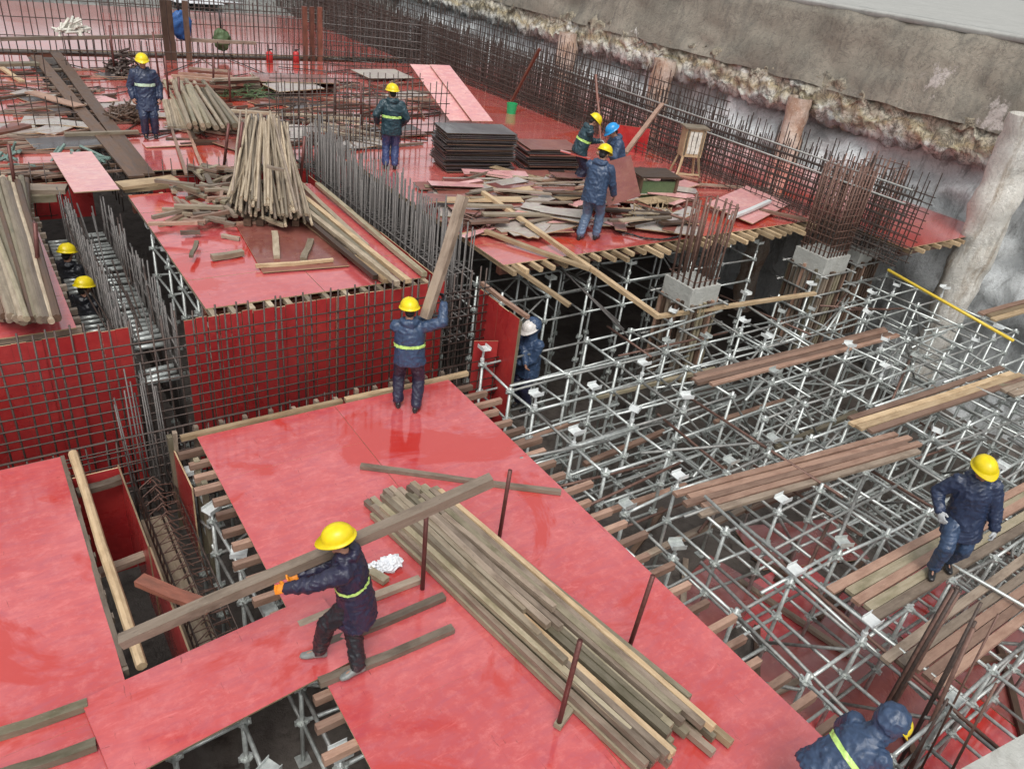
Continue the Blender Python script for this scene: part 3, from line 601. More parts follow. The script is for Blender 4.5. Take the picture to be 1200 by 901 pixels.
# ================================================================== LOOSE THINGS
ORG = Vector((0, 0, CAM_H))
def near(px, py, a, d):                  # point on the sight line of a pixel that is nearest to the line a + s*d
    v = ray(px, py).normalized(); d = Vector(d).normalized(); w0 = ORG-Vector(a); b = v.dot(d); dn = 1-b*b
    t = (b*d.dot(w0)-v.dot(w0))/dn; return ORG+v*t
def deep(px, py, a):                     # point on the sight line as deep into the picture as a
    v = ray(px, py); return ORG+v*((Vector(a)-ORG).dot(fwd)/v.dot(fwd))
def upright(px, py, qx, qy, z, lb, r=.024, mat='steel_post'):
    a = at(px, py, z); b = near(qx, qy, a, (0, 0, 1)); return tag(rod(a, b, r, mat, 'steel_post', None, 10), lb, 'post')
# ---- timber pile on the foreground deck
upright(495, 690, 500, 597, 0, 'brown steel post at the left side of the long timber pile, near the white bag')
upright(585, 630, 598, 550, 0, 'brown steel post by the far right end of the long timber pile')
upright(737, 759, 765, 675, 0, 'brown steel post standing on bare pink deck right of the long timber pile')
upright(654, 851, 680, 750, 0, 'brown steel post against the left side of the long timber pile, nearest the camera')
tag(batten(at(654, 851, .04), at(672, 825, .04), .07, .05, 'wood_mossy'), 'short block wedged at the foot of the nearest steel post', 'batten')
GP = 'timbers in the long pile on the pink deck'; LP_ = 'weathered square timber in the long pile on the pink deck'
d0 = Vector((.155, -.988, 0)); s0 = Vector((.988, .155, 0)); o0 = Vector((3.02, 6.25, 0))
mats = ['wood_grey', 'wood_grey', 'wood_mossy', 'wood_grey', 'wood_mossy', 'wood_pole']
for lay, (n, z, off) in enumerate(((13, .04, 0), (12, .112, .02), (11, .184, .05), (6, .256, .12))):
    for i in range(n):
        u0 = rnd.uniform(-.14, .15)+(.1 if i > 5 else .0)+(.2 if lay > 1 else 0); L = rnd.uniform(3.6, 4.05) if lay else rnd.uniform(3.9, 4.2)
        if lay == 3: L = rnd.uniform(1.6, 3.4); u0 = rnd.uniform(.1, .9)
        k = .07*i+off+rnd.uniform(-.01, .01); a = o0+s0*k+d0*u0; b = a+d0*L+s0*rnd.uniform(-.06, .06)
        a.z = b.z = z+rnd.uniform(-.006, .016)
        tag(batten(a, b, rnd.choice((.06, .066, .07)), rnd.choice((.066, .072)), 'wood_new' if (i == 12 and lay == 0) or (lay, i) in ((2, 3), (2, 10)) else rnd.choice(mats), rolla=rnd.uniform(-.14, .14)), 'yellowish new timber along the right edge of the long pile' if (lay, i) == (0, 12) else ('shorter weathered timber lying in the top layer of the long pile' if lay == 3 else LP_), 'timber', GP)
tag(batten(at(423, 546, .03), at(657, 577, .03), .07, .05, 'wood_grey'), 'single long batten lying across the pink deck beyond the timber pile', 'batten')
tag(batten(at(350, 733, .035), at(492, 679, .035), .08, .06, 'wood_grey'), 'batten behind the front worker, lying nearest the white bag', 'batten')
tag(batten(at(378, 757, .035), at(521, 699, .035), .08, .06, 'wood_grey'), 'middle one of three parallel battens behind the front worker', 'batten')
tag(batten(at(375, 800, .035), at(530, 737, .035), .08, .06, 'wood_grey'), 'lowest of three parallel battens, passing under the boot of the front worker', 'batten')
tag(batten(at(416, 657, .035), at(452, 681, .035), .09, .06, 'wood_mossy'), 'short offcut under the white plastic bag', 'batten')
tag(batten(at(-40, 873, .04), at(101, 826, .04), .08, .07, 'wood_mossy'), 'upper of two battens on the lower left deck', 'batten')
tag(batten(at(-20, 916, .04), at(113, 872, .04), .08, .07, 'wood_mossy'), 'lower of two battens on the lower left deck', 'batten')
bp = sheet4(at(103, 817, .055), at(380, 692, .055), at(125, 925, .055), .018, mat='red_film', name='bridging_board'); tag(bp, 'pink plywood board bridging the trough under the front worker', 'plywood')
tag(pole(at(84, 530, .03), at(167, 782, -.06), .05, 'wood_new', 'timber_pole'), 'yellowish round pole lying beside the edge of the lower left deck', 'pole')
tag(batten(at(164, 680, .1), at(246, 712, .14), .13, .06, 'wood_red'), 'dark reddish split board lying across the left trough', 'board')
def crumple(name, mat, balls, amp, fr, smooth=False):
    mb = MB()
    for c_, r_ in balls: mb.ball(c_, *r_, n=30)
    o = mb.build(name, mat, None, smooth)
    for v in o.data.vertices:
        p = v.co*fr; k = (1-min(1, abs(noise.noise(p))*3))+.6*(1-min(1, abs(noise.noise(p*2.1))*3))-.7; v.co += v.normal*(k*amp)
    return o
c = at(457, 660, .06); bag = crumple('plastic_bag', 'plastic_white', [(c, (.14, .1, .075)), (c+Vector((-.16, .06, -.01)), (.1, .035, .03))], .028, 17)
tag(bag, 'crumpled white plastic bag on a short offcut by the timber pile', 'bag')
# ---- planks laid over the scaffold
ORD = ['farthest', 'second farthest', 'third farthest', 'fourth farthest', 'fifth farthest', 'nearest']
for a_, b_, n_, mm_, lb_, gp_, wd in PL_SPEC:
    a, b = at(*a_, -.1), at(*b_, -.1); d = (b-a).normalized(); s_ = Vector((d.y, -d.x, 0))
    for i in range(n_):
        e0, e1 = rnd.uniform(-.12, .12), rnd.uniform(-.15, .15); k = s_*(i*(wd+.012)); dz = Vector((0, 0, rnd.uniform(-.004, .012)))
        tag(batten(a+k-d*e0+dz, b+k+d*e1+s_*rnd.uniform(-.05, .05)+dz, wd*rnd.uniform(.93, 1.0), .045, rnd.choice(mm_), 'scaffold_plank'), (ORD[i] if i < n_-1 else 'nearest')+' '+lb_, 'plank', gp_)
# ---- long loose timbers over the scaffold and the upper deck edge
tag(batten(at(566, 226, 1.34), at(772, 371, .88), .09, .07, 'wood_new', 'long_timber'), 'long slanting timber from the upper deck down to the scaffold', 'timber')
tag(batten(at(770, 371, .03), at(955, 344, .03), .1, .06, 'wood_new', 'long_timber'), 'pale timber lying level on the scaffold in front of the first bare column', 'timber')
tag(batten(at(568, 271, 1.1), at(692, 316, 1.04), .1, .06, 'wood_new', 'long_timber'), 'pale timber lying on the upper deck edge below the slanting timber', 'timber')
for i in range(3): tag(rod(at(604+i*4, 268, 1.06), at(726+i*5, 378+i*8, .0), .016, 'rebar_grey', 'steel_bar'), 'thin grey bar sloping from the upper deck edge onto the scaffold', 'bar', 'thin bars sloping onto the scaffold')
tag(batten(at(600, 312, .95), at(668, 358, .62), .09, .06, 'wood_new'), 'short yellow timber poking out below the upper deck above the hidden worker', 'timber')
# ---- long timbers and pole heaps of the middle deck
for i, (a, b, mt_) in enumerate([((372, 216), (497, 322), 'wood_mossy'), ((352, 228), (478, 330), 'wood_new'), ((345, 236), (466, 332), 'wood_pole'), ((340, 246), (452, 330), 'wood_new'), ((318, 205), (455, 322), 'wood_mossy'), ((352, 252), (440, 325), 'wood_dark'), ((330, 195), (430, 290), 'wood_pole'), ((300, 190), (418, 300), 'wood_grey')]):
    tag(batten(at(*a, 1.1+.03*(i % 3)), at(*b, 1.06+.03*(i % 3)), .09, .07, mt_, 'long_timber'), 'long timber lying beside the tall bar cage toward the meshed wall', 'timber', 'long timbers beside the tall bar cage')
top0, top1 = at(284, 140, 1.75), at(328, 142, 1.75); bo0, bo1 = at(280, 252, 1.28), at(366, 264, 1.28)
for i in range(100):
    f = rnd.random(); lay = rnd.random(); g_ = min(1, max(0, f+rnd.uniform(-.12, .12)))
    a = top0.lerp(top1, g_)+Vector((0, rnd.uniform(-.6, .3), .28*lay-.12)); b = bo0.lerp(bo1, f)+Vector((0, rnd.uniform(-.1, 1.0), .34*lay-.1))
    tag(pole(a, b, rnd.choice((.02, .024, .028)), rnd.choice(('wood_tan', 'wood_tan', 'wood_pole', 'wood_grey')), 'timber_pole', None, 6), 'slender pole in the big sloping heap in front of the round logs', 'pole', 'slender poles in the sloping heap')
for i in range(5): tag(batten(at(290+i*14, 262, 1.1), at(300+i*14, 240, 1.15), .12, .1, 'wood_dark'), 'dark bearer under the lower ends of the sloping pole heap', 'timber', 'bearers under the sloping pole heap')
tag(batten(at(312, 195, 1.85), at(333, 200, 1.8), .06, .05, 'wood_grey'), 'short stick lying across the sloping pole heap', 'batten')
for (px, py, qx, qy, lb) in [(262, 200, 268, 145, 'brown steel post at the left of the sloping pole heap'), (276, 215, 284, 143, 'taller brown steel post in front of the sloping pole heap'), (330, 178, 328, 142, 'brown steel post behind the sloping pole heap'), (352, 215, 357, 160, 'brown steel post right of the sloping pole heap'),
      (46, 330, 41, 262, 'rusty steel post beside the left bundle of round poles'), (20, 235, 10, 170, 'rusty steel post behind the left bundle of round poles'), (135, 88, 128, 30, 'dark thin post standing left of the striped worker'), (187, 95, 179, 38, 'dark thin post standing behind the striped worker'), (198, 115, 193, 66, 'dark post between the striped worker and the round logs'),
      (212, 130, 209, 90, 'post against the left side of the round logs'), (250, 105, 250, 68, 'brown post behind the round logs'), (270, 120, 268, 82, 'second brown post behind the round logs'), (393, 140, 393, 92, 'brown post left of the worker seen from behind'), (423, 150, 423, 98, 'second brown post left of the worker seen from behind')]:
    upright(px, py, qx, qy, 1.0 if py > 40 else 1.0, lb, .03)
for i in range(95):
    px, py = rnd.gauss(262, 34), rnd.gauss(232, 24)
    px = min(325, max(203, px)); py = min(292, max(198, py)); c = at(px, py, 1.03+rnd.uniform(0, .2)); a = rnd.uniform(0, 3.14) if rnd.random() < .5 else rnd.gauss(2.2, .5); L = rnd.uniform(.25, .85)/2; d = Vector((math.cos(a), math.sin(a), rnd.uniform(-.08, .08)))*L
    tag(batten(c-d, c+d, rnd.choice((.06, .08, .09)), rnd.choice((.045, .06)), rnd.choice(('wood_grey', 'wood_grey', 'wood_pole', 'wood_pink', 'wood_mossy')), 'timber_offcut'), 'short weathered offcut in the loose heap below the sloping poles', 'offcut', 'offcuts in the loose heap on the middle deck')
for a, b, lb in [((197, 262), (229, 246), 'single reddish offcut apart from the heap on the left of the middle deck'), ((248, 302), (285, 296), 'squared block at the near side of the offcut heap'), ((322, 273), (324, 302), 'upright-looking short batten on the brown board'), ((355, 305), (365, 282), 'pale short block at the right of the offcut heap')]:
    tag(batten(at(*a, 1.06), at(*b, 1.06), .1, .08, 'wood_pink' if a[0] < 200 else 'wood_pole', 'timber_offcut'), lb, 'offcut')
tag(sheet4(at(293, 320, 1.03), at(395, 312, 1.03), at(290, 262, 1.03), .02, mat='brown_film', name='loose_plywood'), 'brown wet plywood board under the offcut heap', 'plywood')
tag(batten(at(300, 312, 1.07), at(390, 305, 1.07), .05, .05, 'wood_new'), 'thin batten along the near edge of the brown board', 'batten')
# ---- bundle of round poles, left edge
for i in range(48):
    lay = i // 11; f = (i % 11)/10; a = at(-16+f*62, 372+rnd.uniform(-4, 4), 1.05+.085*lay); b = at(-30+f*60-lay*3, 214+rnd.uniform(-6, 6), 1.1+.08*lay)
    if lay: a += Vector((.06*lay, -.03*lay, 0))
    tag(pole(a, b, rnd.choice((.036, .042, .05)), rnd.choice(('wood_pole', 'wood_grey', 'wood_mossy', 'wood_dark')), 'timber_pole', None, 8), 'thick pole in the bundle lying at the left edge', 'pole', 'thick poles in the left bundle')
# ---- round logs of the upper left deck
for i in range(30):
    lay = i // 9; f = (i % 9)/8; a = at(222+f*62, 152-lay*2, 1.07+lay*.12); b = at(203+f*40, 98, 1.08+lay*.12)+Vector((rnd.uniform(-.15, .15), rnd.uniform(-.6, .6), 0)); b = a+(b-a)*rnd.uniform(.92, 1.05)
    tag(pole(a+(a-b).normalized()*rnd.uniform(-.2, .2), b, rnd.choice((.05, .058, .064)), rnd.choice(('wood_tan', 'wood_pole', 'wood_tan', 'wood_mossy')), 'timber_log', None, 8), 'pale log in the stack beside the striped worker', 'log', 'logs stacked beside the striped worker')
for i in range(7): tag(pole(at(199+i*3.2, 150, 1.06), at(192+i*2.5, 118, 1.08), .04, 'wood_pole', 'timber_pole', None, 6), 'short pale pole in the small bundle at the feet of the log stack', 'pole', 'short poles beside the log stack')
for k in range(2): tag(batten(at(192+k*16, 120+k*2, 1.05), at(218+k*20, 205-k*5, 1.05), .06, .05, 'wood_pink'), 'thin pinkish strip leaning beside the reflections at the worker in stripes', 'batten', 'thin strips near the striped worker')
def heap(c, rx, ry, h, n, mat, name, lb, cat, L=.35, r=.014):
    mb = MB()
    for i in range(n):
        a = rnd.uniform(0, 6.28); rr = rnd.random()**.5; p = Vector((c.x+math.cos(a)*rr*rx, c.y+math.sin(a)*rr*ry, c.z+rnd.random()*h*(1-rr*.8)+.02)); d = Vector((rnd.gauss(0, 1), rnd.gauss(0, 1), rnd.gauss(0, .35))).normalized()*L*rnd.uniform(.3, .6)
        mb.tube(p-d, p+d, r*rnd.uniform(.7, 1.4), 5)
    return tag(mb.build(name, mat), lb, cat, None)
heap(at(152, 140, 1), .5, .6, .5, 130, 'wood_dark', 'debris_heap', 'low heap of dark short sticks at the feet of the striped worker', 'heap', .4, .02)
heap(at(147, 86, 1), .5, .7, .7, 110, 'rebar_steel', 'coupler_heap', 'black tangled heap of scaffold couplers behind the striped worker', 'heap', .3, .03)
heap(at(288, 112, 1), .9, .6, .3, 90, 'green_dull', 'debris_heap', 'greenish tangle of wire near the boards behind the log stack', 'heap', .6, .012)
heap(at(558, 268, 1.0), .35, .4, .35, 60, 'rebar_rust', 'wire_heap', 'small tangle of brown tie wire at the corner of the upper deck', 'heap', .4, .012)
heap(at(60, 187, 1.0), 1.0, .6, .15, 26, 'teal_cloth', 'debris_heap', 'pale green rags and sticks left of the flat pink sheet', 'heap', .5, .03)
heap(at(770, 256, 1.05), .8, .5, .12, 140, 'wood_new', 'straw_heap', 'yellowish heap of splinters under the green crate', 'heap', .5, .012)
# ---- boards of the upper left
tag(sheet4(at(57, 180, 1.16), at(105, 178, 1.16), at(89, 226, 1.16), .018, mat='pink_film', name='loose_plywood'), 'flat pale pink sheet bridging the end of the left beam trough', 'plywood')
tag(batten(at(35, 108, 1.15), at(94, 125, 1.12), .3, .03, 'wood_pink'), 'wide brown board lying across the upper left trough', 'board')
tag(batten(at(2, 80, 1.1), at(26, 96, 1.05), .12, .06, 'wood_new'), 'pale short timber in the upper left corner', 'timber')
tag(batten(at(-10, 76, 1.1), at(45, 75, 1.1), .3, .08, 'wood_mossy'), 'level timber in the upper left corner above the short one', 'timber')
tag(batten(at(-10, 117, 1.05), at(40, 110, 1.05), .12, .06, 'wood_dark'), 'dark timber at the left edge beside the trough', 'timber')
tag(batten(at(-5, 158, 1.05), at(33, 149, 1.05), .2, .1, 'wood_red'), 'reddish dark block at the left edge of the littered deck', 'timber')
tag(batten(at(75, 158, 1.1), at(163, 155, 1.1), .12, .07, 'wood_pole'), 'pale timber laid across the trough in front of the striped worker', 'timber')
tag(batten(at(20, 221, 1.05), at(79, 222, 1.05), .35, .08, 'wood_grey'), 'thick grey timber behind the left bundle of poles', 'timber')
tag(batten(at(28, 231, .95), at(66, 230, .95), .3, .12, 'wood_mossy'), 'thick mossy timber just below the grey one behind the left bundle', 'timber')
tag(batten(at(140, 218, 1.08), at(205, 210, 1.08), .35, .06, 'wood_new'), 'pale wide board at the back edge of the middle deck', 'board')
tag(batten(at(145, 222, 1.03), at(197, 217, 1.03), .12, .1, 'wood_new'), 'yellow timber at the back left corner of the middle deck', 'timber')
for a, b in (((42, 66), (160, 208)), ((64, 61), (172, 205))):
    tag(batten(at(*a, 1.06), at(*b, 1.06), .28, .05, 'wood_dark', 'trough_board'), 'dark board along the %s side of the upper left trough' % ('left' if a[0] < 50 else 'right'), 'board')
for i in range(8):
    y = 16.9+i*1.35; tag(batten((2.4, y, .96), (2.95, y+.05, .96), .08, .06, 'wood_dark'), 'dark cross batten in the upper left trough', 'batten', 'cross battens in the upper left trough')
tag(sheet4(at(46, 135, 1.03), at(65, 133, 1.03), at(42, 113, 1.03), .02, mat='dark_film', name='loose_plywood'), 'small dark sheet lying on the littered deck', 'plywood')
for i in range(75):
    c = at(rnd.uniform(0, 120), rnd.uniform(76, 205), 1.03); a = rnd.uniform(-.4, .5); d = Vector((math.cos(a), math.sin(a), 0))*rnd.uniform(.25, .8)
    tag(batten(c-d, c+d, .05, .04, rnd.choice(('wood_dark', 'wood_grey', 'wood_pink')), 'timber_offcut'), 'stray stick on the littered deck at the upper left', 'offcut', 'stray sticks on the littered deck')
for i in range(7):
    a = at(205+rnd.uniform(-8, 20), 80+i*3, 1.1+i*.04); b = at(262+rnd.uniform(-15, 30), 84+i*3.2, 1.1+i*.04); tag(batten(a, b, .08, .06, rnd.choice(('wood_pink', 'wood_red', 'wood_grey')), 'timber_batten'), 'pinkish stick on the far side of the log stack', 'batten', 'sticks behind the log stack')
for i in range(12):
    a = at(248+rnd.uniform(-4, 6), 110-(i//2)*3.2, 1.05+(i//2)*.08); b = at(303+rnd.uniform(-6, 2), 108-(i//2)*3.2, 1.05+(i//2)*.08); tag(batten(a, b, .14, .06, rnd.choice(('wood_grey', 'wood_pole', 'wood_red')), 'timber_batten'), 'plank in the level stack behind the log stack', 'plank', 'planks stacked behind the logs')
for i in range(9):
    c = at(345, 92, 1.04+i*.035); tag(sheet(c+Vector((rnd.uniform(-.1, .1), rnd.uniform(-.1, .1), 0)), (.96, -.1+rnd.uniform(-.04, .04), 0), (.1, 1, 0), 2.3, 1.1, .02, rnd.choice(('dark_film', 'grey_film', 'brown_film')), 'stacked_board'), 'dark board in the low stack left of the tilted pink sheets', 'board', 'dark boards in the low stack')
tag(sheet4(at(318, 108, 1.25), at(372, 104, 1.25), at(316, 99, 1.3), .02, mat='grey_film', name='loose_plywood'), 'pale cream sheet lying in front of the low dark stack', 'plywood')
tag(sheet4(at(312, 128, 1.03), at(350, 124, 1.03), at(325, 111, 1.03), .02, mat='dark_film', name='loose_plywood'), 'black sheet lying below the pale cream sheet', 'plywood')
tag(sheet4(at(430, 93, 1.1), at(482, 92, 1.1), at(415, 82, 1.15), .02, mat='grey_film', name='loose_plywood'), 'greyish sheet lying behind the worker seen from behind', 'plywood')
tag(batten(at(268, 130, 1.2), at(425, 140, 1.15), .12, .06, 'wood_pole', 'long_timber'), 'long pale timber lying behind the top of the sloping pole heap', 'timber')
for i in range(12):
    a = at(350+i*3, 132+i*2.4, 1.05); b = at(440+rnd.uniform(-15, 15), 150+i*1.8+rnd.uniform(-3, 3), 1.05); tag(batten(a, b, .07, .05, rnd.choice(('wood_grey', 'wood_pole', 'wood_dark')), 'timber_batten'), 'loose batten scattered behind the tall bar mesh in the middle', 'batten', 'battens behind the tall bar mesh')
for i in range(110):
    c = at(rnd.uniform(205, 500), rnd.uniform(92, 172), 1.04)
    if c.y < 16.5: continue
    a = rnd.gauss(.2, .7); d = Vector((math.cos(a), math.sin(a), 0))*rnd.uniform(.3, 1.1)
    tag(batten(c-d, c+d, rnd.choice((.05, .08)), .05, rnd.choice(('wood_dark', 'wood_grey', 'wood_pink', 'wood_red'))), 'stray batten on the deck among the logs, boards and far bars', 'batten', 'stray battens on the upper deck')
for i in range(60):
    c = at(rnd.uniform(5, 480), rnd.uniform(78, 165), 1.03); a = rnd.gauss(.3, .8); d = Vector((math.cos(a), math.sin(a), 0))*rnd.uniform(.6, 1.6)
    if c.y > 16.6: tag(rod(c-d, c+d, .016, 'rebar_steel', 'steel_bar'), 'loose steel bar lying on the upper decks', 'bar', 'loose steel bars on the upper decks')
for i in range(40):
    c = at(rnd.uniform(0, 490), rnd.uniform(80, 170), 1.03+rnd.uniform(0, .03))
    if c.y < 16.8 or 2.2 < c.x < 3.1: continue
    a = rnd.gauss(.1, .5); tag(sheet(c, (math.cos(a), math.sin(a), rnd.uniform(-.02, .02)), (-math.sin(a), math.cos(a), rnd.uniform(-.02, .03)), rnd.uniform(.5, 1.7), rnd.uniform(.3, .9), .018, rnd.choice(('brown_film', 'grey_film', 'dark_film', 'pink_film', 'grey_film', 'red_dirty')), 'plywood_offcut'), 'worn board lying loose among the bars and poles of the upper left decks', 'plywood', 'loose boards on the upper left decks')
# ---- tilted pink sheets
a, b, d = at(527, 143, 1.15), at(566, 143, 1.15), near(486, 75, at(520, 100, 1.0), (0, 0, 1))
tag(sheet4(at(522, 142, 1.3), at(548, 142, 1.3), at(485, 76, 2.2), .018, mat='pink_film', name='loose_plywood'), 'left one of two pale pink sheets tilted against the wall mesh', 'plywood')
tag(sheet4(at(544, 142, 1.34), at(569, 142, 1.34), at(512, 77, 2.22), .018, mat='pink_film', name='loose_plywood'), 'right one of two pale pink sheets tilted against the wall mesh', 'plywood')
# ---- stacked sheets
def stack(c, X, lx, ly, n, z0, pitch_, mats, lb, grp):
    X = Vector((*X, 0)).normalized(); Y = Vector((-X.y, X.x, 0))
    for i in range(n):
        k = Vector((*c, z0+i*pitch_))+X*rnd.uniform(-.05, .05)+Y*rnd.uniform(-.05, .05); r_ = rnd.uniform(-.025, .025)
        tag(sheet(k, X+Y*r_, Y-X*r_, lx, ly, .022, rnd.choice(mats), 'stacked_sheet', edge='dark_film' if i % 3 else 'wood_dark'), lb, 'plywood', grp)
stack((9.88, 15.33), (1, -.2), 1.7, .95, 22, 1.03, .04, ['dark_film'], 'dark sheet in the tall neat stack in the middle', 'dark sheets in the tall stack')
stack((11.75, 14.95), (1, -.22), 1.4, .95, 13, 1.03, .042, ['dark_film', 'dark_film', 'brown_film'], 'dark sheet in the second stack behind the worker holding the red strip', 'dark sheets in the second stack')
# ---- loose plywood scattered over the upper deck
LS = 'worn plywood offcut in the wide litter around the three workers'
for i in range(190):
    px, py = rnd.uniform(515, 800), rnd.uniform(202, 272)
    if px < 560 and py > 235: continue
    if 665 < px < 715 and py > 246: continue
    if px > 660 and py > 262: continue
    lay = rnd.random(); c = at(px, py, 1.03+.26*lay*(1 if py < 255 else .4)); a = rnd.gauss(-.25, .45); X = Vector((math.cos(a), math.sin(a), rnd.uniform(-.05, .05))); Y = Vector((-math.sin(a), math.cos(a), rnd.uniform(-.05, .05)))
    tag(sheet(c, X, Y, rnd.uniform(.4, 1.7), rnd.uniform(.12, .5), .018, rnd.choice(('brown_film', 'pink_film', 'grey_film', 'red_dirty', 'ply_edge', 'brown_film', 'grey_film')), 'plywood_offcut', edge='ply_edge' if i % 2 else 'wood_dark'), LS, 'plywood', 'plywood offcuts around the three workers')
for c4, mt_, lb in [(((560, 262), (634, 280), (572, 246)), 'grey_film', 'blue grey sheet sloping at the corner of the upper deck'), (((500, 252), (538, 254), (520, 222)), 'grey_film', 'pale grey sheet at the near left corner of the upper deck'), (((735, 210), (792, 215), (745, 190)), 'red_film_far', 'flat red sheet between the easel-like stand and the held sheet'), (((722, 262), (800, 272), (760, 245)), 'grey_film', 'pale yellowish board below the green crate'), (((858, 262), (905, 238), (850, 240)), 'pink_film', 'pale pink sheet behind the bars of the first column')]:
    tag(sheet4(at(*c4[0], 1.1), at(*c4[1], 1.1), at(*c4[2], 1.16), .02, mat=mt_, name='loose_plywood'), lb, 'plywood')
tag(batten(at(855, 256, 1.2), at(902, 236, 1.2), .09, .06, 'white_steel', 'channel_bar'), 'white channel bar lying behind the first column bars', 'bar')
tag(batten(at(890, 246, 1.1), at(945, 258, 1.1), .16, .05, 'wood_pink'), 'pinkish board pointing at the dense column cage', 'board')
tag(batten(at(578, 208, 1.1), at(668, 206, 1.1), .09, .06, 'wood_new'), 'pale timber in front of the tall sheet stack', 'timber')
tag(batten(at(733, 180, 1.95), at(776, 122, 2.6), .1, .06, 'wood_pink', 'leaning_timber'), 'timber sticking up slanting behind the held brown sheet', 'timber')
tag(pole(at(705, 172, 1.6), near(698, 88, at(703, 190, 1.0), (0, 0, 1)), .03, 'wood_red', 'timber_pole'), 'thin upright stick behind the worker in the blue helmet', 'pole')
tag(batten(at(600, 118, 1.3), near(632, 58, at(600, 140, 1.0), (0, .3, 1)), .08, .06, 'wood_red', 'leaning_timber'), 'reddish stick leaning in the wall mesh above the green bucket', 'timber')
tag(batten(at(800, 215, 1.1), at(905, 222, 1.05), .08, .05, 'wood_grey'), 'grey batten running from the easel-like stand along the wall mesh', 'batten')
tag(sheet4(at(722, 176, 1.0), at(760, 181, 1.0), near(720, 146, at(722, 176, 1.0), (0, 0, 1)), .02, mat='red_panel', name='loose_plywood'), 'red board standing in the wall mesh behind the blue helmet', 'plywood')
for i in range(40):
    px, py = rnd.uniform(520, 790), rnd.uniform(205, 262)
    if 655 < px < 715 and py > 240 or px < 560 and py > 230: continue
    c = at(px, py, 1.2+rnd.uniform(0, .12)); a = rnd.gauss(-.25, .4); d = Vector((math.cos(a), math.sin(a), rnd.uniform(-.04, .04)))*rnd.uniform(.3, 1.0)
    tag(batten(c-d, c+d, rnd.choice((.06, .09, .14)), rnd.choice((.03, .045)), rnd.choice(('wood_grey', 'wood_pole', 'wood_pink', 'wood_dark')), 'timber_offcut'), 'stick or narrow plank lying on the plywood litter around the three workers', 'offcut', 'sticks on the plywood litter')
# cable loop
mb = MB(); c = at(760, 268, 1.03); pts = [c+Vector((math.cos(k*.21)*.75*(1+.08*math.sin(k)), math.sin(k*.21)*.62, .01+.004*(k % 3))) for k in range(44)]
mb.path(pts, .02, 6); tag(mb.build('cable_loop', 'cable', None, True), 'dark cable coiled in a loop on the upper deck edge', 'cable')
# green crate
c = at(767, 240, 1.0); t_ = thing('wooden_crate', c, 'dark open crate with a dull green front behind the first bare column', 'crate'); zx = Vector((.97, -.25, 0)); zy = Vector((.25, .97, 0))
mb = MB(); mb.box(c+Vector((0, 0, .3))+zy*.02, .42, .015, .22, zx, zy); mb.build('front_panel', 'green_dull', t_)
mb = MB(); mb.box(c+Vector((0, 0, .62))+zy*.3, .5, .36, .02, zx, zy); mb.build('top', 'wood_dark', t_)
for a in (-1, 1):
    for b in (0, 1): batten(c+zx*a*.45+zy*(b*.6), c+zx*a*.45+zy*(b*.6)+Vector((0, 0, .6)), .06, .06, 'wood_dark', 'leg', t_)
    mb = MB(); mb.box(c+Vector((0, 0, .3))+zx*a*.43+zy*.3, .012, .28, .25, zx, zy); mb.build('side_panel', 'wood_dark', t_)
# easel-like stand with papers
c = at(800, 213, 1.0); t_ = thing('wooden_stand', c, 'pale wooden box on splayed legs with a paper front beside the wall mesh', 'stand'); zx = Vector((.9, -.43, 0)); zy = Vector((.43, .9, 0)); U = Vector((0, 0, 1))
for a, b in ((-1, -1), (1, -1), (-1, 1), (1, 1)): batten(c+zx*a*.34+zy*b*.28, c+zx*a*.2+zy*b*.15+U*.66, .045, .045, 'wood_new', 'leg', t_)
batten(c+zx*-.28+zy*-.24+U*.25, c+zx*.28+zy*-.24+U*.25, .04, .04, 'wood_new', 'rung', t_)
mb = MB(); mb.box(c+U*.98, .25, .17, .33, zx, zy, U); mb.build('cabinet', 'wood_new', t_)
mb = MB(); mb.box(c+U*1.335, .31, .22, .02, zx, zy, U); mb.build('lid', 'wood_pole', t_)
mb = MB(); mb.box(c+U*.99-zy*.174, .15, .003, .26, zx, zy, U); mb.build('paper_front', 'paper', t_)
for a in (-.2, .2): batten(c+zx*a-zy*.178+U*.68, c+zx*a-zy*.178+U*1.3, .05, .02, 'wood_pole', 'frame_strip', t_)
for a in (-.07, .05): batten(c+zx*a-zy*.181+U*.72, c+zx*a-zy*.181+U*1.26, .018, .006, 'wood_dark', 'frame_strip', t_)
# green bucket, extinguishers, hanging bags, far bits
c = at(599, 133, 1.0); mb = MB(); mb.loft([(c+Vector((0, 0, z)), (1, 0, 0), (0, 1, 0), r, r) for z, r in ((0, .14), (.3, .17), (.3, .15), (.05, .13))]); tag(mb.build('bucket', 'green_plastic'), 'bright green bucket standing by the wall mesh', 'bucket')
for px in (316, 347):
    c = at(px, 73, 1.0); t_ = thing('fire_extinguisher', c, '%s red extinguisher at the foot of the far bars' % ('left' if px < 330 else 'right'), 'extinguisher')
    mb = MB(); mb.loft([(c+Vector((0, 0, z)), (1, 0, 0), (0, 1, 0), r, r) for z, r in ((0, .11), (.28, .11), (.33, .08), (.35, .04))]); mb.build('bottle', 'red_paint', t_, True)
    mb = MB(); mb.tube(c+Vector((0, 0, .35)), c+Vector((0, 0, .39)), .03); mb.box(c+Vector((.04, 0, .4)), .07, .02, .02); mb.build('valve', 'rubber_black', t_)
def hang(px, py, mat, lb, sx):
    c = aty(px, py, 28.55); o = crumple('hanging_bag', mat, [(c-Vector((0, 0, .15*sx)), (.34*sx, .14, .42*sx))], .07, 5, True)
    tag(o, lb, 'bag'); tag(rod(c+Vector((0, .05, .2)), c+Vector((0, .1, .75)), .03, 'cable', 'strap'), 'dark strap that holds the %s' % lb.split(' hanging')[0], 'strap')
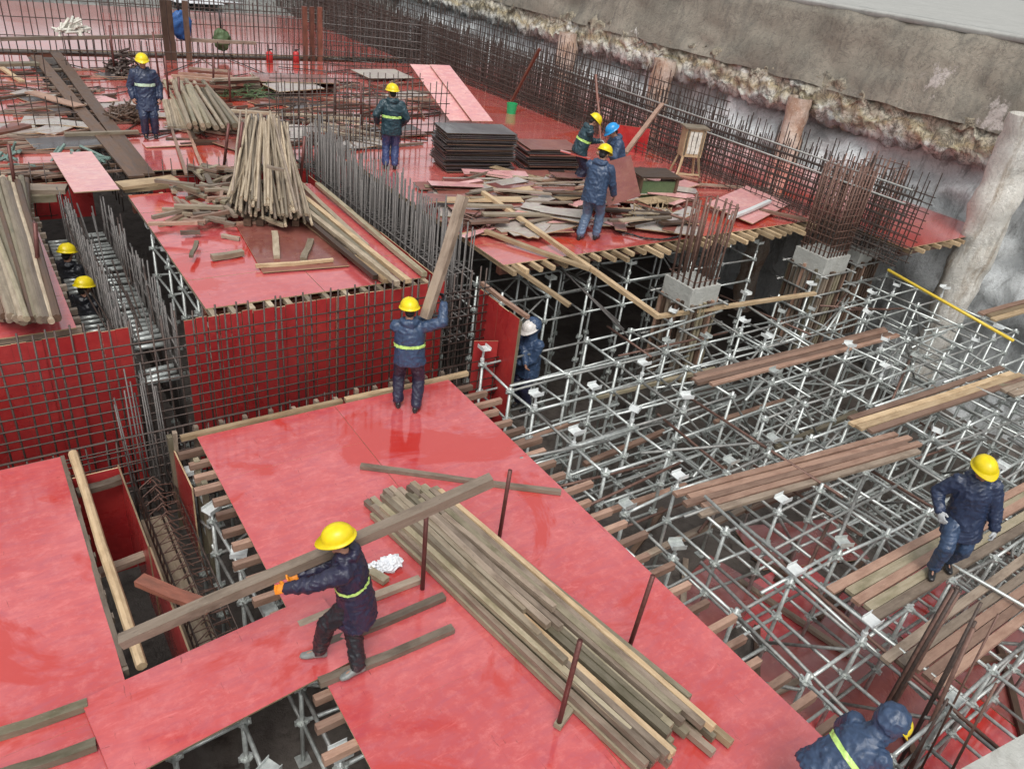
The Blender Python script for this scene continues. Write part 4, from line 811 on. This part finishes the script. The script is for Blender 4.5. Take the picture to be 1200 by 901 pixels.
hang(211, 24, 'blue_cloth', 'blue bag hanging on the far bars', 1.0); hang(260, 42, 'green_dull', 'green bundle hanging on the far bars', .8)
heap(aty(87, 38, 28.4), .4, .2, .45, 26, 'paper', 'debris_heap', 'white bundle of scraps caught in the far bars', 'heap', .5, .04)
for px, dxs, lb in ((202, (-5, 2), 'dark timber uprights clustered at the left of the hanging blue bag'), (366, (-8, 0, 9), 'three brown timber uprights standing together in the far row of bars'), (224, (-2,), 'single dark upright right of the hanging blue bag')):
    t_ = thing('timber_column', at(px, 70, 1.0), lb, 'posts')
    for dx in dxs:
        p = at(px+dx, 71, 1.0); batten(p-Vector((0, 0, .1)), p+Vector((0, 0, 1.75)), .16, .1, 'wood_dark' if px < 300 else 'wood_red', 'upright', t_)
tag(batten(aty(0, 46, 28.2), aty(196, 43, 28.2), .12, .1, 'wood_grey', 'long_timber'), 'long rail along the left half of the far bars', 'rail')
tag(batten(aty(222, 47, 28.2), aty(300, 51, 28.2), .12, .1, 'wood_grey', 'long_timber'), 'rail along the far bars right of the hanging blue bag', 'rail')
for c4, lb in (((200, 2), 'white sheet at the top edge left of centre'), ((245, 1), 'second white sheet at the top edge')):
    a = at(c4[0], c4[1], 1.2); tag(sheet(a+Vector((1.2, .8, 0)), (1, .1, 0), (-.1, 1, 0), 2.2, 2.0, .03, 'plastic_white', 'loose_plywood', edge='plastic_white'), lb, 'sheet')
# ================================================================== BARE COLUMNS
def column(cx, cy, sz, ztop, label, nb, hbar, rbar, ties, tie_r=.006, bmat='rebar_rust', rot=0, spread=1.0):
    t_ = thing('concrete_column', (cx, cy, FLOOR), label, 'column'); X = Vector((math.cos(rot), math.sin(rot), 0)); Y = Vector((-X.y, X.x, 0)); C0 = Vector((cx, cy, 0)); h = sz/2
    mb = MB(); mb.box(C0+Vector((0, 0, (FLOOR+ztop)/2)), h, h, (ztop-FLOOR)/2, X, Y); o = mb.build('shaft', 'concrete_column', t_)
    bv = o.modifiers.new('bevel', 'BEVEL'); bv.width = .015; bv.segments = 2
    # timber cladding below the head
    n = int(sz/.1)
    for sd in ((X, Y), (Y, -X), (-X, -Y), (-Y, X)):
        for i in range(n):
            k = -h+(i+.5)*sz/n; a = C0+sd[0]*k+sd[1]*-(h+.035); zt = ztop-.26-rnd.uniform(.0, .2)
            batten(a+Vector((0, 0, FLOOR+.05)), a+Vector((0, 0, zt)), .06, .055, rnd.choice(('wood_grey', 'wood_mossy', 'wood_dark', 'wood_pink')), 'cladding_batten', t_)
    for z in (ztop-.35, ztop-.8, ztop-1.3):
        for sd in ((X, Y), (Y, -X), (-X, -Y), (-Y, X)):
            a = C0-sd[1]*(h+.085)+Vector((0, 0, z)); rod(a-sd[0]*(h+.2), a+sd[0]*(h+.2), .024, 'galvanised_dull', 'clamp_tube', t_, 6)
    hh = h-.06
    per = []
    for i in range(nb):
        f = i/nb*4; e, g_ = int(f), f-int(f); p = [(-1+2*g_, -1), (1, -1+2*g_), (1-2*g_, 1), (-1, 1-2*g_)][e]; per.append(p)
    for p in per:
        a = C0+X*p[0]*hh+Y*p[1]*hh+Vector((0, 0, ztop-.02)); b = a+Vector((0, 0, hbar*rnd.uniform(.93, 1.05)))+X*p[0]*.03*spread+Y*p[1]*.03*spread+Vector((rnd.uniform(-.03, .03), rnd.uniform(-.03, .03), 0))
        rod(a, b, rbar, bmat, 'rebar', t_, 6)
    for k in range(ties):
        z = ztop+.12+k*(hbar-.2)/max(1, ties-1); c_ = [C0+X*a*(hh+.015)+Y*b*(hh+.015)+Vector((0, 0, z+rnd.uniform(-.01, .01))) for a, b in ((-1, -1), (1, -1), (1, 1), (-1, 1))]
        mb = MB(); mb.path(c_+[c_[0]], tie_r, 5); mb.build('tie', bmat, t_)
    return t_
column(11.25, 9.2, .78, .5, 'first bare column with thick rust coloured bars, nearest the workers on the upper deck', 18, 1.6, .023, 2, .009, 'rebar_rust')
column(15.35, 9.2, .85, .62, 'bare column with a dense cage of tied bars in front of the wall mesh', 26, 1.95, .018, 12, .009, 'rebar_rust')
column(16.85, 9.35, .85, .62, 'last bare column with dense tied bars, nearest the retaining wall', 24, 1.9, .017, 11, .009, 'rebar_rust')
# second tied cage behind makes the column bars read as in a double row
# starter bars bottom right
t_ = thing('bar_bundle', (6.9, 1.75, FLOOR), 'thick dark bundle of upright bars right of the crouching hooded worker', 'rebar')
a = at(1050, 812, -.4); b = near(1121, 690, a, (0, 0, 1))
for k in range(7):
    o_ = Vector((math.cos(k*.9)*.035, math.sin(k*.9)*.035, 0)) if k else Vector(); rod(Vector((a.x, a.y, FLOOR))+o_, b+o_+Vector((0, 0, rnd.uniform(-.04, .04))), .02, 'rebar_rust' if k % 2 else 'rebar_steel', 'rebar', t_, 6)
for i, (px, py, qx, qy, r_) in enumerate([(1085, 850, 1150, 705, .016), (1098, 870, 1141, 735, .022), (1090, 840, 1143, 728, .018), (1112, 862, 1170, 719, .012), (1060, 905, 1110, 820, .014), (1130, 905, 1168, 800, .014)]):
    a = at(px, py, -.35); b = near(qx, qy, a, (0, 0, 1)); a.z = FLOOR
    tag(rod(a, b, r_, 'rebar_rust' if i % 2 else 'rebar_steel', 'rebar', None, 6), 'single upright bar near the lowest walkway at the lower right', 'rebar', 'single upright bars at the lower right')
a, b = at(1116, 906, .75), at(1260, 826, .75); d = (b-a).normalized(); s_ = Vector((d.y, -d.x, 0)); c = (a+b)/2+s_*.4
mb = MB(); mb.box(c-Vector((0, 0, .8)), (b-a).length/2, .4, .8, d, -s_); o = mb.build('concrete_block', 'concrete_column')
bv = o.modifiers.new('bevel', 'BEVEL'); bv.width = .06; bv.segments = 3; tag(o, 'pale rough concrete block at the lower right corner', 'block')
# ================================================================== PEOPLE
def ik(a, t, l1, l2, polev):
    a, t = Vector(a), Vector(t); d = t-a; D = min(d.length, (l1+l2)*.995); u = d.normalized(); t = a+u*D
    k = (l1*l1-l2*l2+D*D)/(2*D); h = math.sqrt(max(0, l1*l1-k*k)); pv = Vector(polev); pv = (pv-u*pv.dot(u))
    if pv.length < 1e-4: pv = Vector((0, 1, 0))
    return a+u*k+pv.normalized()*h, t
def remesh(mb, name, mats, parent, vox, fold=0, smooth_it=2, sub=None):
    me = mb.mesh('tmp', mats, True); o = bpy.data.objects.new('tmp', me); col.objects.link(o)
    md = o.modifiers.new('r', 'REMESH'); md.mode = 'VOXEL'; md.voxel_size = vox; md.use_smooth_shade = True
    if smooth_it: s_ = o.modifiers.new('s', 'SMOOTH'); s_.factor = .5; s_.iterations = smooth_it
    dg = bpy.context.evaluated_depsgraph_get(); out = bpy.data.meshes.new_from_object(o.evaluated_get(dg)); bpy.data.objects.remove(o); bpy.data.meshes.remove(me)
    out.name = name
    if fold:
        nr = [v.normal.copy() for v in out.vertices]; sd_ = Vector((rnd.uniform(0, 90), rnd.uniform(0, 90), 0))
        for v, n_ in zip(out.vertices, nr):
            p = v.co; w_ = noise.noise_vector(p*4+sd_)*.05; a_ = noise.noise(Vector((p.x*9+p.z*3, p.y*9, p.z*4))+w_*40+sd_); b_ = noise.noise(Vector((p.x*6, p.y*6, p.z*15+p.x*7))+w_*40-sd_); c_ = noise.noise(p*30+sd_)
            v.co = p+n_*(fold*((1-min(1, abs(a_)*2.6))**2*.9+(1-min(1, abs(b_)*2.6))**2*.8+c_*.25-.5))
    ob = bpy.data.objects.new(name, out); col.objects.link(ob); ob.parent = parent; return ob
def person(label, loc, rz, S=1.0, hip=.9, lean=0, side=0, twist=0, hyaw=0, hpitch=0, hands=((-.24, .08, .78), (.24, .08, .78)), feet=((-.1, 0, 0, 0), (.1, 0, 0, 0)), world=False,
           jacket='navy_raincoat', trousers='purple_navy', boots='rubber_black', helmet='helmet_yellow', hood='down', glove=None, stripe=(.16, .215), smat='lime_stripe', skirt=.2, elb=((-.6, -.7, -.3), (.6, -.7, -.3)), stripe_n=None, curl=.7, hx=0):
    root = thing('person', loc, label, 'person'); root.rotation_euler = (0, 0, rz); root.scale = (S, S, S); WL[root.name] = Vector()
    inv = Matrix.Rotation(-rz, 3, 'Z')
    if world:
        hands = [inv @ (Vector(h_)-Vector(loc))/S for h_ in hands]; feet = [(*(inv @ (Vector(f_[:3])-Vector(loc))/S), f_[3]) for f_ in feet]
    P = Vector((hx, 0, hip)); U = Vector((math.sin(R(side)), math.sin(R(lean)), math.cos(R(lean)))).normalized()
    X = Vector((math.cos(R(twist)), math.sin(R(twist)), 0)); X = (X-U*X.dot(U)).normalized(); Y = U.cross(X)
    N = P+U*.52; sh = [N-U*.075-X*.185, N-U*.075+X*.185]
    hq = Matrix.Rotation(R(hyaw), 3, U) ; Yh = hq @ Y; Xh = hq @ X
    hp = Matrix.Rotation(R(-hpitch), 3, Xh); Yh = hp @ Yh; Zh = Xh.cross(Yh)
    H = N+(U*.6+Zh*.4).normalized()*.165+Yh*.025
    arms = []
    for i in (0, 1):
        e, t_ = ik(sh[i], hands[i], .285, .255, X*elb[i][0]+Y*elb[i][1]+U*elb[i][2]); arms.append((sh[i], e, t_))
    hips = [P-X*.095-U*.02, P+X*.095-U*.02]; legs = []
    for i in (0, 1):
        f_ = feet[i]; an = Vector((f_[0], f_[1], f_[2]+.09)); fy = Vector((math.sin(R(f_[3])), math.cos(R(f_[3])), 0)); kn, an = ik(hips[i], an, .43, .42, fy*.9+Vector((0, .2, .05))); legs.append((hips[i], kn, an, fy))
    # ---- body, one continuous surface: core, limbs, neck, head with face, hands with five fingers
    b = MB(); b.cone(P, N, .07, .06, 10); b.cone(N-U*.05, H, .058, .055, 12); b.cone(sh[0], sh[1], .04, .04, 8)
    b.ball(H+Zh*.02, .077, .097, .115, Xh, Yh, Zh, 18); b.ball(H-Zh*.055+Yh*.025, .058, .066, .068, Xh, Yh, Zh, 14); b.ball(H-Zh*.105+Yh*.06, .026, .024, .022, Xh, Yh, Zh, 10)
    b.cone(H+Zh*.02+Yh*.093, H-Zh*.03+Yh*.112, .009, .016, 8); b.ball(H-Zh*.066+Yh*.086, .026, .012, .009, Xh, Yh, Zh, 8)
    b.ball(H+Zh*.035+Yh*.085, .055, .014, .011, Xh, Yh, Zh, 8)
    for s_ in (-1, 1): b.ball(H+Xh*s_*.078-Zh*.01-Yh*.005, .012, .022, .034, Xh, Yh, Zh, 8); b.ball(H+Xh*s_*.042-Zh*.03+Yh*.066, .022, .022, .022, Xh, Yh, Zh, 8)
    gl = MB()
    for i, (s0_, e, t_) in enumerate(arms):
        b.cone(s0_, e, .038, .034, 8); b.cone(e, t_, .034, .026, 8); D = (t_-e).normalized(); sg = 1 if i == 0 else -1
        T = (X*sg*.4+Y*.8+U*.2); T = (T-D*T.dot(D)).normalized(); Q = D.cross(T)*sg*-1.0
        if Q.dot(X*sg) < 0: Q = -Q
        for tgt, gr in ((b, 0), (gl, .004)):
            if tgt is gl and not glove: continue
            if tgt is gl: gl.cone(t_-D*.05, t_+D*.01, .036, .036, 10)
            tgt.ball(t_+D*.048, .04+gr, .02+gr, .055, T, Q, D, 12)
            for k in range(4):
                fl = (.072, .08, .075, .058)[k]; bs = t_+D*.085+T*(.033-.022*k); c1 = curl*.75; c2 = curl*1.7
                m1 = bs+(D*math.cos(c1)+Q*math.sin(c1))*fl*.5; m2 = m1+(D*math.cos(c2)+Q*math.sin(c2))*fl*.5
                tgt.cone(bs-D*.02, m1, .0098+gr, .009+gr, 8); tgt.cone(m1, m2, .009+gr, .0078+gr, 8)
            tb = t_+D*.025+T*.03; tm = tb+(D*.55+T*.6+Q*.35).normalized()*.042; tgt.cone(tb, tm, .013+gr, .0105+gr, 8); tgt.cone(tm, tm+(D*.75+T*.1+Q*.6).normalized()*.032, .0105+gr, .0085+gr, 8)
    for hp_, kn, an, fy in legs: b.cone(hp_, kn, .05, .04, 8); b.cone(kn, an, .04, .03, 8); b.cone(an, an+fy*.12-Vector((0, 0, .05)), .03, .025, 8)
    remesh(b, 'body', 'skin', root, .0062, 0, 1)
    if glove: remesh(gl, 'glove', glove, root, .0065, .0015, 1)
    mb = MB()
    for s_ in (-1, 1): mb.ball(H+Xh*s_*.03+Zh*.018+Yh*.0955, .011, .006, .006, Xh, Yh, Zh, 8)
    mb.build('eye', 'eye_dark', root, True)
    mb = MB(); mb.ball(H+Zh*.03-Yh*.016, .084, .094, .1, Xh, Yh, Zh, 14); mb.ball(H-Zh*.035-Yh*.05, .068, .05, .06, Xh, Yh, Zh, 12); mb.build('hair', 'hair', root, True)
    # ---- trousers, boots
    t = MB(); t.loft([(P+U*.06, X, Y, .165, .125), (P-U*.03, X, Y, .175, .135), (P-U*.1, X, Y, .165, .125)])
    for hp_, kn, an, fy in legs:
        t.cone(hp_, kn, .112, .09, 14); lo = kn.lerp(an, .93); t.cone(kn, lo, .09, .076, 14)
        t.ball(kn.lerp(an, .8), .084, .084, .05, n=12)
    remesh(t, 'trousers', trousers, root, .0145, .012)
    for hp_, kn, an, fy in legs:
        f = MB(); sx = Vector((fy.y, -fy.x, 0)); dn = Vector((0, 0, -1)); lean_f = (an-kn).normalized()
        f.cone(kn.lerp(an, .62), an, .061, .052, 12)
        f.loft([(an-fy*.075+dn*.045, sx, (0, 0, 1), .03, .04), (an-fy*.05+dn*.04, sx, (0, 0, 1), .04, .05), (an+fy*.03+dn*.035, sx, (0, 0, 1), .042, .055), (an+fy*.11+dn*.055, sx, (0, 0, 1), .046, .034), (an+fy*.17+dn*.062, sx, (0, 0, 1), .036, .026), (an+fy*.19+dn*.066, sx, (0, 0, 1), .018, .014)])
        remesh(f, 'boot', boots, root, .011, .002, 1)
    # ---- jacket with sleeves and hood
    j = MB(); Lm = (legs[0][1]+legs[1][1])/2; sway = (Lm-P); sway = Vector((sway.x, sway.y, 0))*.25
    j.loft([(P-U*skirt+sway, X, Y, .232, .19), (P-U*skirt*.5+sway*.5, X, Y, .225, .182), (P+U*.06, X, Y, .212, .165), (P+U*.2, X, Y, .208, .16), (P+U*.34, X, Y, .214, .16), (P+U*.43, X, Y, .2, .14), (P+U*.49, X, Y, .14, .11), (P+U*.545, X, Y, .078, .078)], True, 20)
    for i, (s0_, e, t_) in enumerate(arms):
        j.cone(s0_, e, .09, .077, 14); j.cone(e, e.lerp(t_, .95), .077, .06, 14); j.ball(s0_-X*(.02 if i else -.02), .085, .085, .085, n=12)
    if hood == 'down':
        j.ball(N-Y*.085+U*.0, .115, .06, .065, X, Y, U, 14); j.cone(N+X*.09+Y*.02+U*.02, N-X*.09+Y*.02+U*.02, .04, .04, 10)
        j.cone(N+X*.1-Y*.05+U*.02, N+X*.07+Y*.06+U*.0, .04, .03, 10); j.cone(N-X*.1-Y*.05+U*.02, N-X*.07+Y*.06+U*.0, .04, .03, 10)
    elif hood == 'up':
        j.ball(H+Zh*.035-Yh*.085, .145, .14, .16, Xh, Yh, Zh, 18); j.cone(N-U*.02, H-Zh*.06-Yh*.03, .12, .11, 14)
    jo = remesh(j, 'raincoat', jacket, root, .0145, .0125)
    if stripe:
        sn = Vector(stripe_n).normalized() if stripe_n else U; bm = bmesh.new(); bm.from_mesh(jo.data)
        for k, sg in ((stripe[0], -1), (stripe[1], 1)):
            bmesh.ops.bisect_plane(bm, geom=bm.verts[:]+bm.edges[:]+bm.faces[:], plane_co=P+sn*k, plane_no=sn*sg, clear_outer=True)
        kill = []
        for v in bm.verts:
            ax = (v.co-P)-U*(v.co-P).dot(U); dm = 9
            for s0_, e, t_ in arms:
                for a_, c_, rr in ((s0_, e, .085), (e, t_, .075)):
                    f_ = max(0, min(1, (v.co-a_).dot(c_-a_)/(c_-a_).length_squared)); dm = min(dm, (v.co-a_.lerp(c_, f_)).length-rr)
            if dm < .012 and ax.length > .18 or ax.length > .3: kill.append(v)
        bmesh.ops.delete(bm, geom=kill, context='VERTS'); bm.normal_update()
        for v in bm.verts: v.co += v.normal*.006
        me = bpy.data.meshes.new('reflective_stripe'); bm.to_mesh(me); bm.free(); me.materials.clear(); me.materials.append(M[smat])
        o = bpy.data.objects.new('reflective_stripe', me); col.objects.link(o); o.parent = root
    # ---- safety helmet: shell, ridge, peak
    if helmet:
        mb = MB(); C0 = H+Zh*.045-Yh*.004; n = 24; rings = []
        prof = [(.0, 1.0)] ; lv = [math.pi/2*k/8 for k in range(8, -1, -1)]
        vs = []; fs = []
        for a_ in lv:
            cr, sr = math.cos(a_)**.85, math.sin(a_)
            for k in range(n):
                an = 2*math.pi*k/n; rid = 1+(.045 if abs(math.cos(an)) < .2 else 0)*(1 if a_ > .25 else 0)
                vs.append(C0+Xh*math.cos(an)*.128*cr+Yh*math.sin(an)*.152*cr+Zh*(.128*sr*rid))
        for ex, dz in ((.016, -.004), (.018, -.012), (-.006, -.012)):
            for k in range(n):
                an = 2*math.pi*k/n; f_ = max(0, math.sin(an))**2*.045*(1 if ex > 0 else 0)
                vs.append(C0+Xh*math.cos(an)*(.128+ex)+Yh*math.sin(an)*(.152+ex+f_)+Zh*(dz-f_*.35))
        nr = len(vs)//n
        for r_ in range(nr-1):
            for k in range(n): fs.append((r_*n+k, r_*n+(k+1) % n, (r_+1)*n+(k+1) % n, (r_+1)*n+k))
        mb.add(vs, fs); o = mb.build('helmet', helmet, root, True)
        if hood == 'up': pass
    return root
# front worker with the timber on the shoulder
bl = at(362, 774, .065); br = at(412, 794, .0); bl.x += .1; br.x += .06; base = (bl+br)/2+Vector((.16, .02, 0)); base.z = 0.03
TA = at(143, 751, .72); TB = at(576, 563, 1.72)
tag(batten(TA, TB, .1, .09, 'wood_grey', 'long_timber', seed=1), 'long heavy timber carried on the shoulder of the front worker', 'timber')
gh = deep(300, 698, TA.lerp(TB, .33)); gr_ = deep(352, 668, TA.lerp(TB, .46))-Vector((0, 0, .05))
person('worker in front stepping onto the bridging board, timber on shoulder, orange glove', base, R(66), .92, .9, lean=11, twist=-8, hyaw=14, hpitch=2, hands=(gh, gr_), world=True,
       feet=((bl.x, bl.y, .065, 0), (br.x, br.y, .0, -25)), boots='rubber_grey', glove='glove_orange', trousers='black_cloth', jacket='purple_navy', elb=((-.8, -.3, -.6), (.5, -.6, -.5)), stripe=(.17, .205), skirt=.32)
# middle worker raising a timber
ml, mr = at(466, 476, 0), at(487, 482, 0); base = (ml+mr)/2
hR = deep(520, 356, base+Vector((.1, .1, 1.5))); hL = deep(503, 372, base+Vector((.15, .3, 1.35)))
t0, t1 = deep(499, 372, hR+Vector((-.05, .05, 0))), deep(543, 231, hR+Vector((.15, .5, 1.5)))
tag(batten(t0, t1, .13, .09, 'wood_grey', 'long_timber', seed=2), 'thick timber held upright by the worker at the meshed wall', 'timber')
person('worker seen from behind raising a thick upright timber by the bar mesh', base, R(-32), .96, .88, lean=5, side=-3, hyaw=15, hands=(hL, hR), world=True, feet=((ml.x, ml.y, 0, -12), (mr.x, mr.y, 0, 12)),
       jacket='navy_light', trousers='purple_navy', boots='rubber_black', stripe=(.17, .215), elb=((-.9, -.2, -.3), (.9, -.3, .1)), skirt=.12, glove='black_cloth')
# worker walking over the scaffold planks
c = at(1098, 664, -.06)
person('worker in navy raincoat walking on loose planks over the scaffold', c, R(128), .97, .87, lean=4, side=8, hyaw=12, hpitch=8, hands=((-.3, .14, .84), (.34, .2, .92)), feet=((-.1, -.08, 0, -10), (.1, .16, 0, 8)), jacket='navy_raincoat', trousers='navy_light', boots='rubber_black', stripe=None, skirt=.3, glove='glove_grey', elb=((-.5, -.8, -.3), (.5, -.8, -.2)))
# striped worker upper left
c = at(177, 161, 1.0)
person('worker facing the camera with pale stripe blocks, among poles at the upper left', c, R(172), 1.0, .9, hpitch=6, hands=((-.27, .06, .85), (.27, .06, .85)), smat='white_stripe', stripe=(.2, .26), skirt=.3, trousers='navy_raincoat')
c = at(457, 198, 1.0)
person('worker seen from behind in teal jacket and blue trousers beside the sheet stack', c, R(-24), 1.02, .92, hyaw=25, hands=((-.3, .12, .95), (.25, .15, .95)), jacket='teal_raincoat', trousers='blue_trousers', stripe=(.18, .23), skirt=.18)
c = at(672, 220, 1.0)
person('worker holding a red strip of plywood, farthest left of the group of three', c, R(-115), 1.0, .87, lean=16, hpitch=22, hands=((.0, .42, 1.08), (-.35, .3, 1.05)), jacket='teal_raincoat', trousers='purple_navy', stripe=(.2, .25), skirt=.1, glove='glove_grey')
p0 = c+Vector((0, 0, 1.05)); tag(batten(deep(657, 177, p0+Vector((.3, -.3, 0))), deep(692, 186, p0+Vector((.4, -.3, 0))), .1, .025, 'red_film_far', 'plywood_strip'), 'narrow red strip of plywood held by the worker left of the group', 'plywood')
c = at(716, 236, 1.0)
person('worker in a bright blue helmet behind the held brown sheet', c, R(70), 1.0, .88, lean=18, hpitch=20, hands=((-.1, .4, 1.1), (.15, .4, 1.0)), helmet='helmet_blue', stripe=None, jacket='navy_light')
c = at(687, 281, 1.0)
person('worker in pale jeans seen from behind, grasping the brown sheet', c, R(-62), 1.03, .9, lean=8, hyaw=-10, hpitch=16, hands=((.1, .38, 1.0), (.28, .3, .82)), feet=((-.1, -.1, 0, 0), (.12, .14, 0, 0)), jacket='navy_light', trousers='jeans', boots='rubber_black', stripe=None, skirt=.2)
sc_ = c+Vector((.45, .1, .6)); q0 = deep(706, 243, sc_); 
tag(sheet4(deep(706, 243, sc_), deep(744, 231, sc_+Vector((.35, .1, 0))), deep(707, 192, sc_+Vector((0, 0, .2))), .02, mat='brown_film', name='loose_plywood'), 'brown sheet held upright between the workers on the upper deck', 'plywood')
person('worker half hidden behind the upright red board inside the scaffold', Vector((7.32, 9.0, -1.32)), R(105), 1.0, .9, lean=6, hpitch=10, hands=((.0, .3, 1.0), (-.2, .35, 1.05)), helmet='helmet_white', hood='up', stripe=None, jacket='navy_light')
person('worker deep in the slot beside the left beam cage, farther of the two', Vector((1.08, 13.5, -1.02)), R(-40), 1.0, .9, hpitch=12, stripe=None, jacket='black_cloth')
person('worker deep in the slot beside the left beam cage, nearer of the two', Vector((1.1, 12.1, -1.02)), R(-50), 1.0, .9, hpitch=12, stripe=None, jacket='black_cloth')
person('hooded worker bending over at the lower right corner', Vector((4.5, 1.27, .0)), R(-110), .86, .86, lean=46, hyaw=-4, hpitch=0, hands=((-.22, .6, .85), (.2, .62, .8)), jacket='navy_light', hood='up', stripe=(.2, .25), skirt=.2, elb=((-.5, -.3, -.6), (.5, -.3, -.6)))
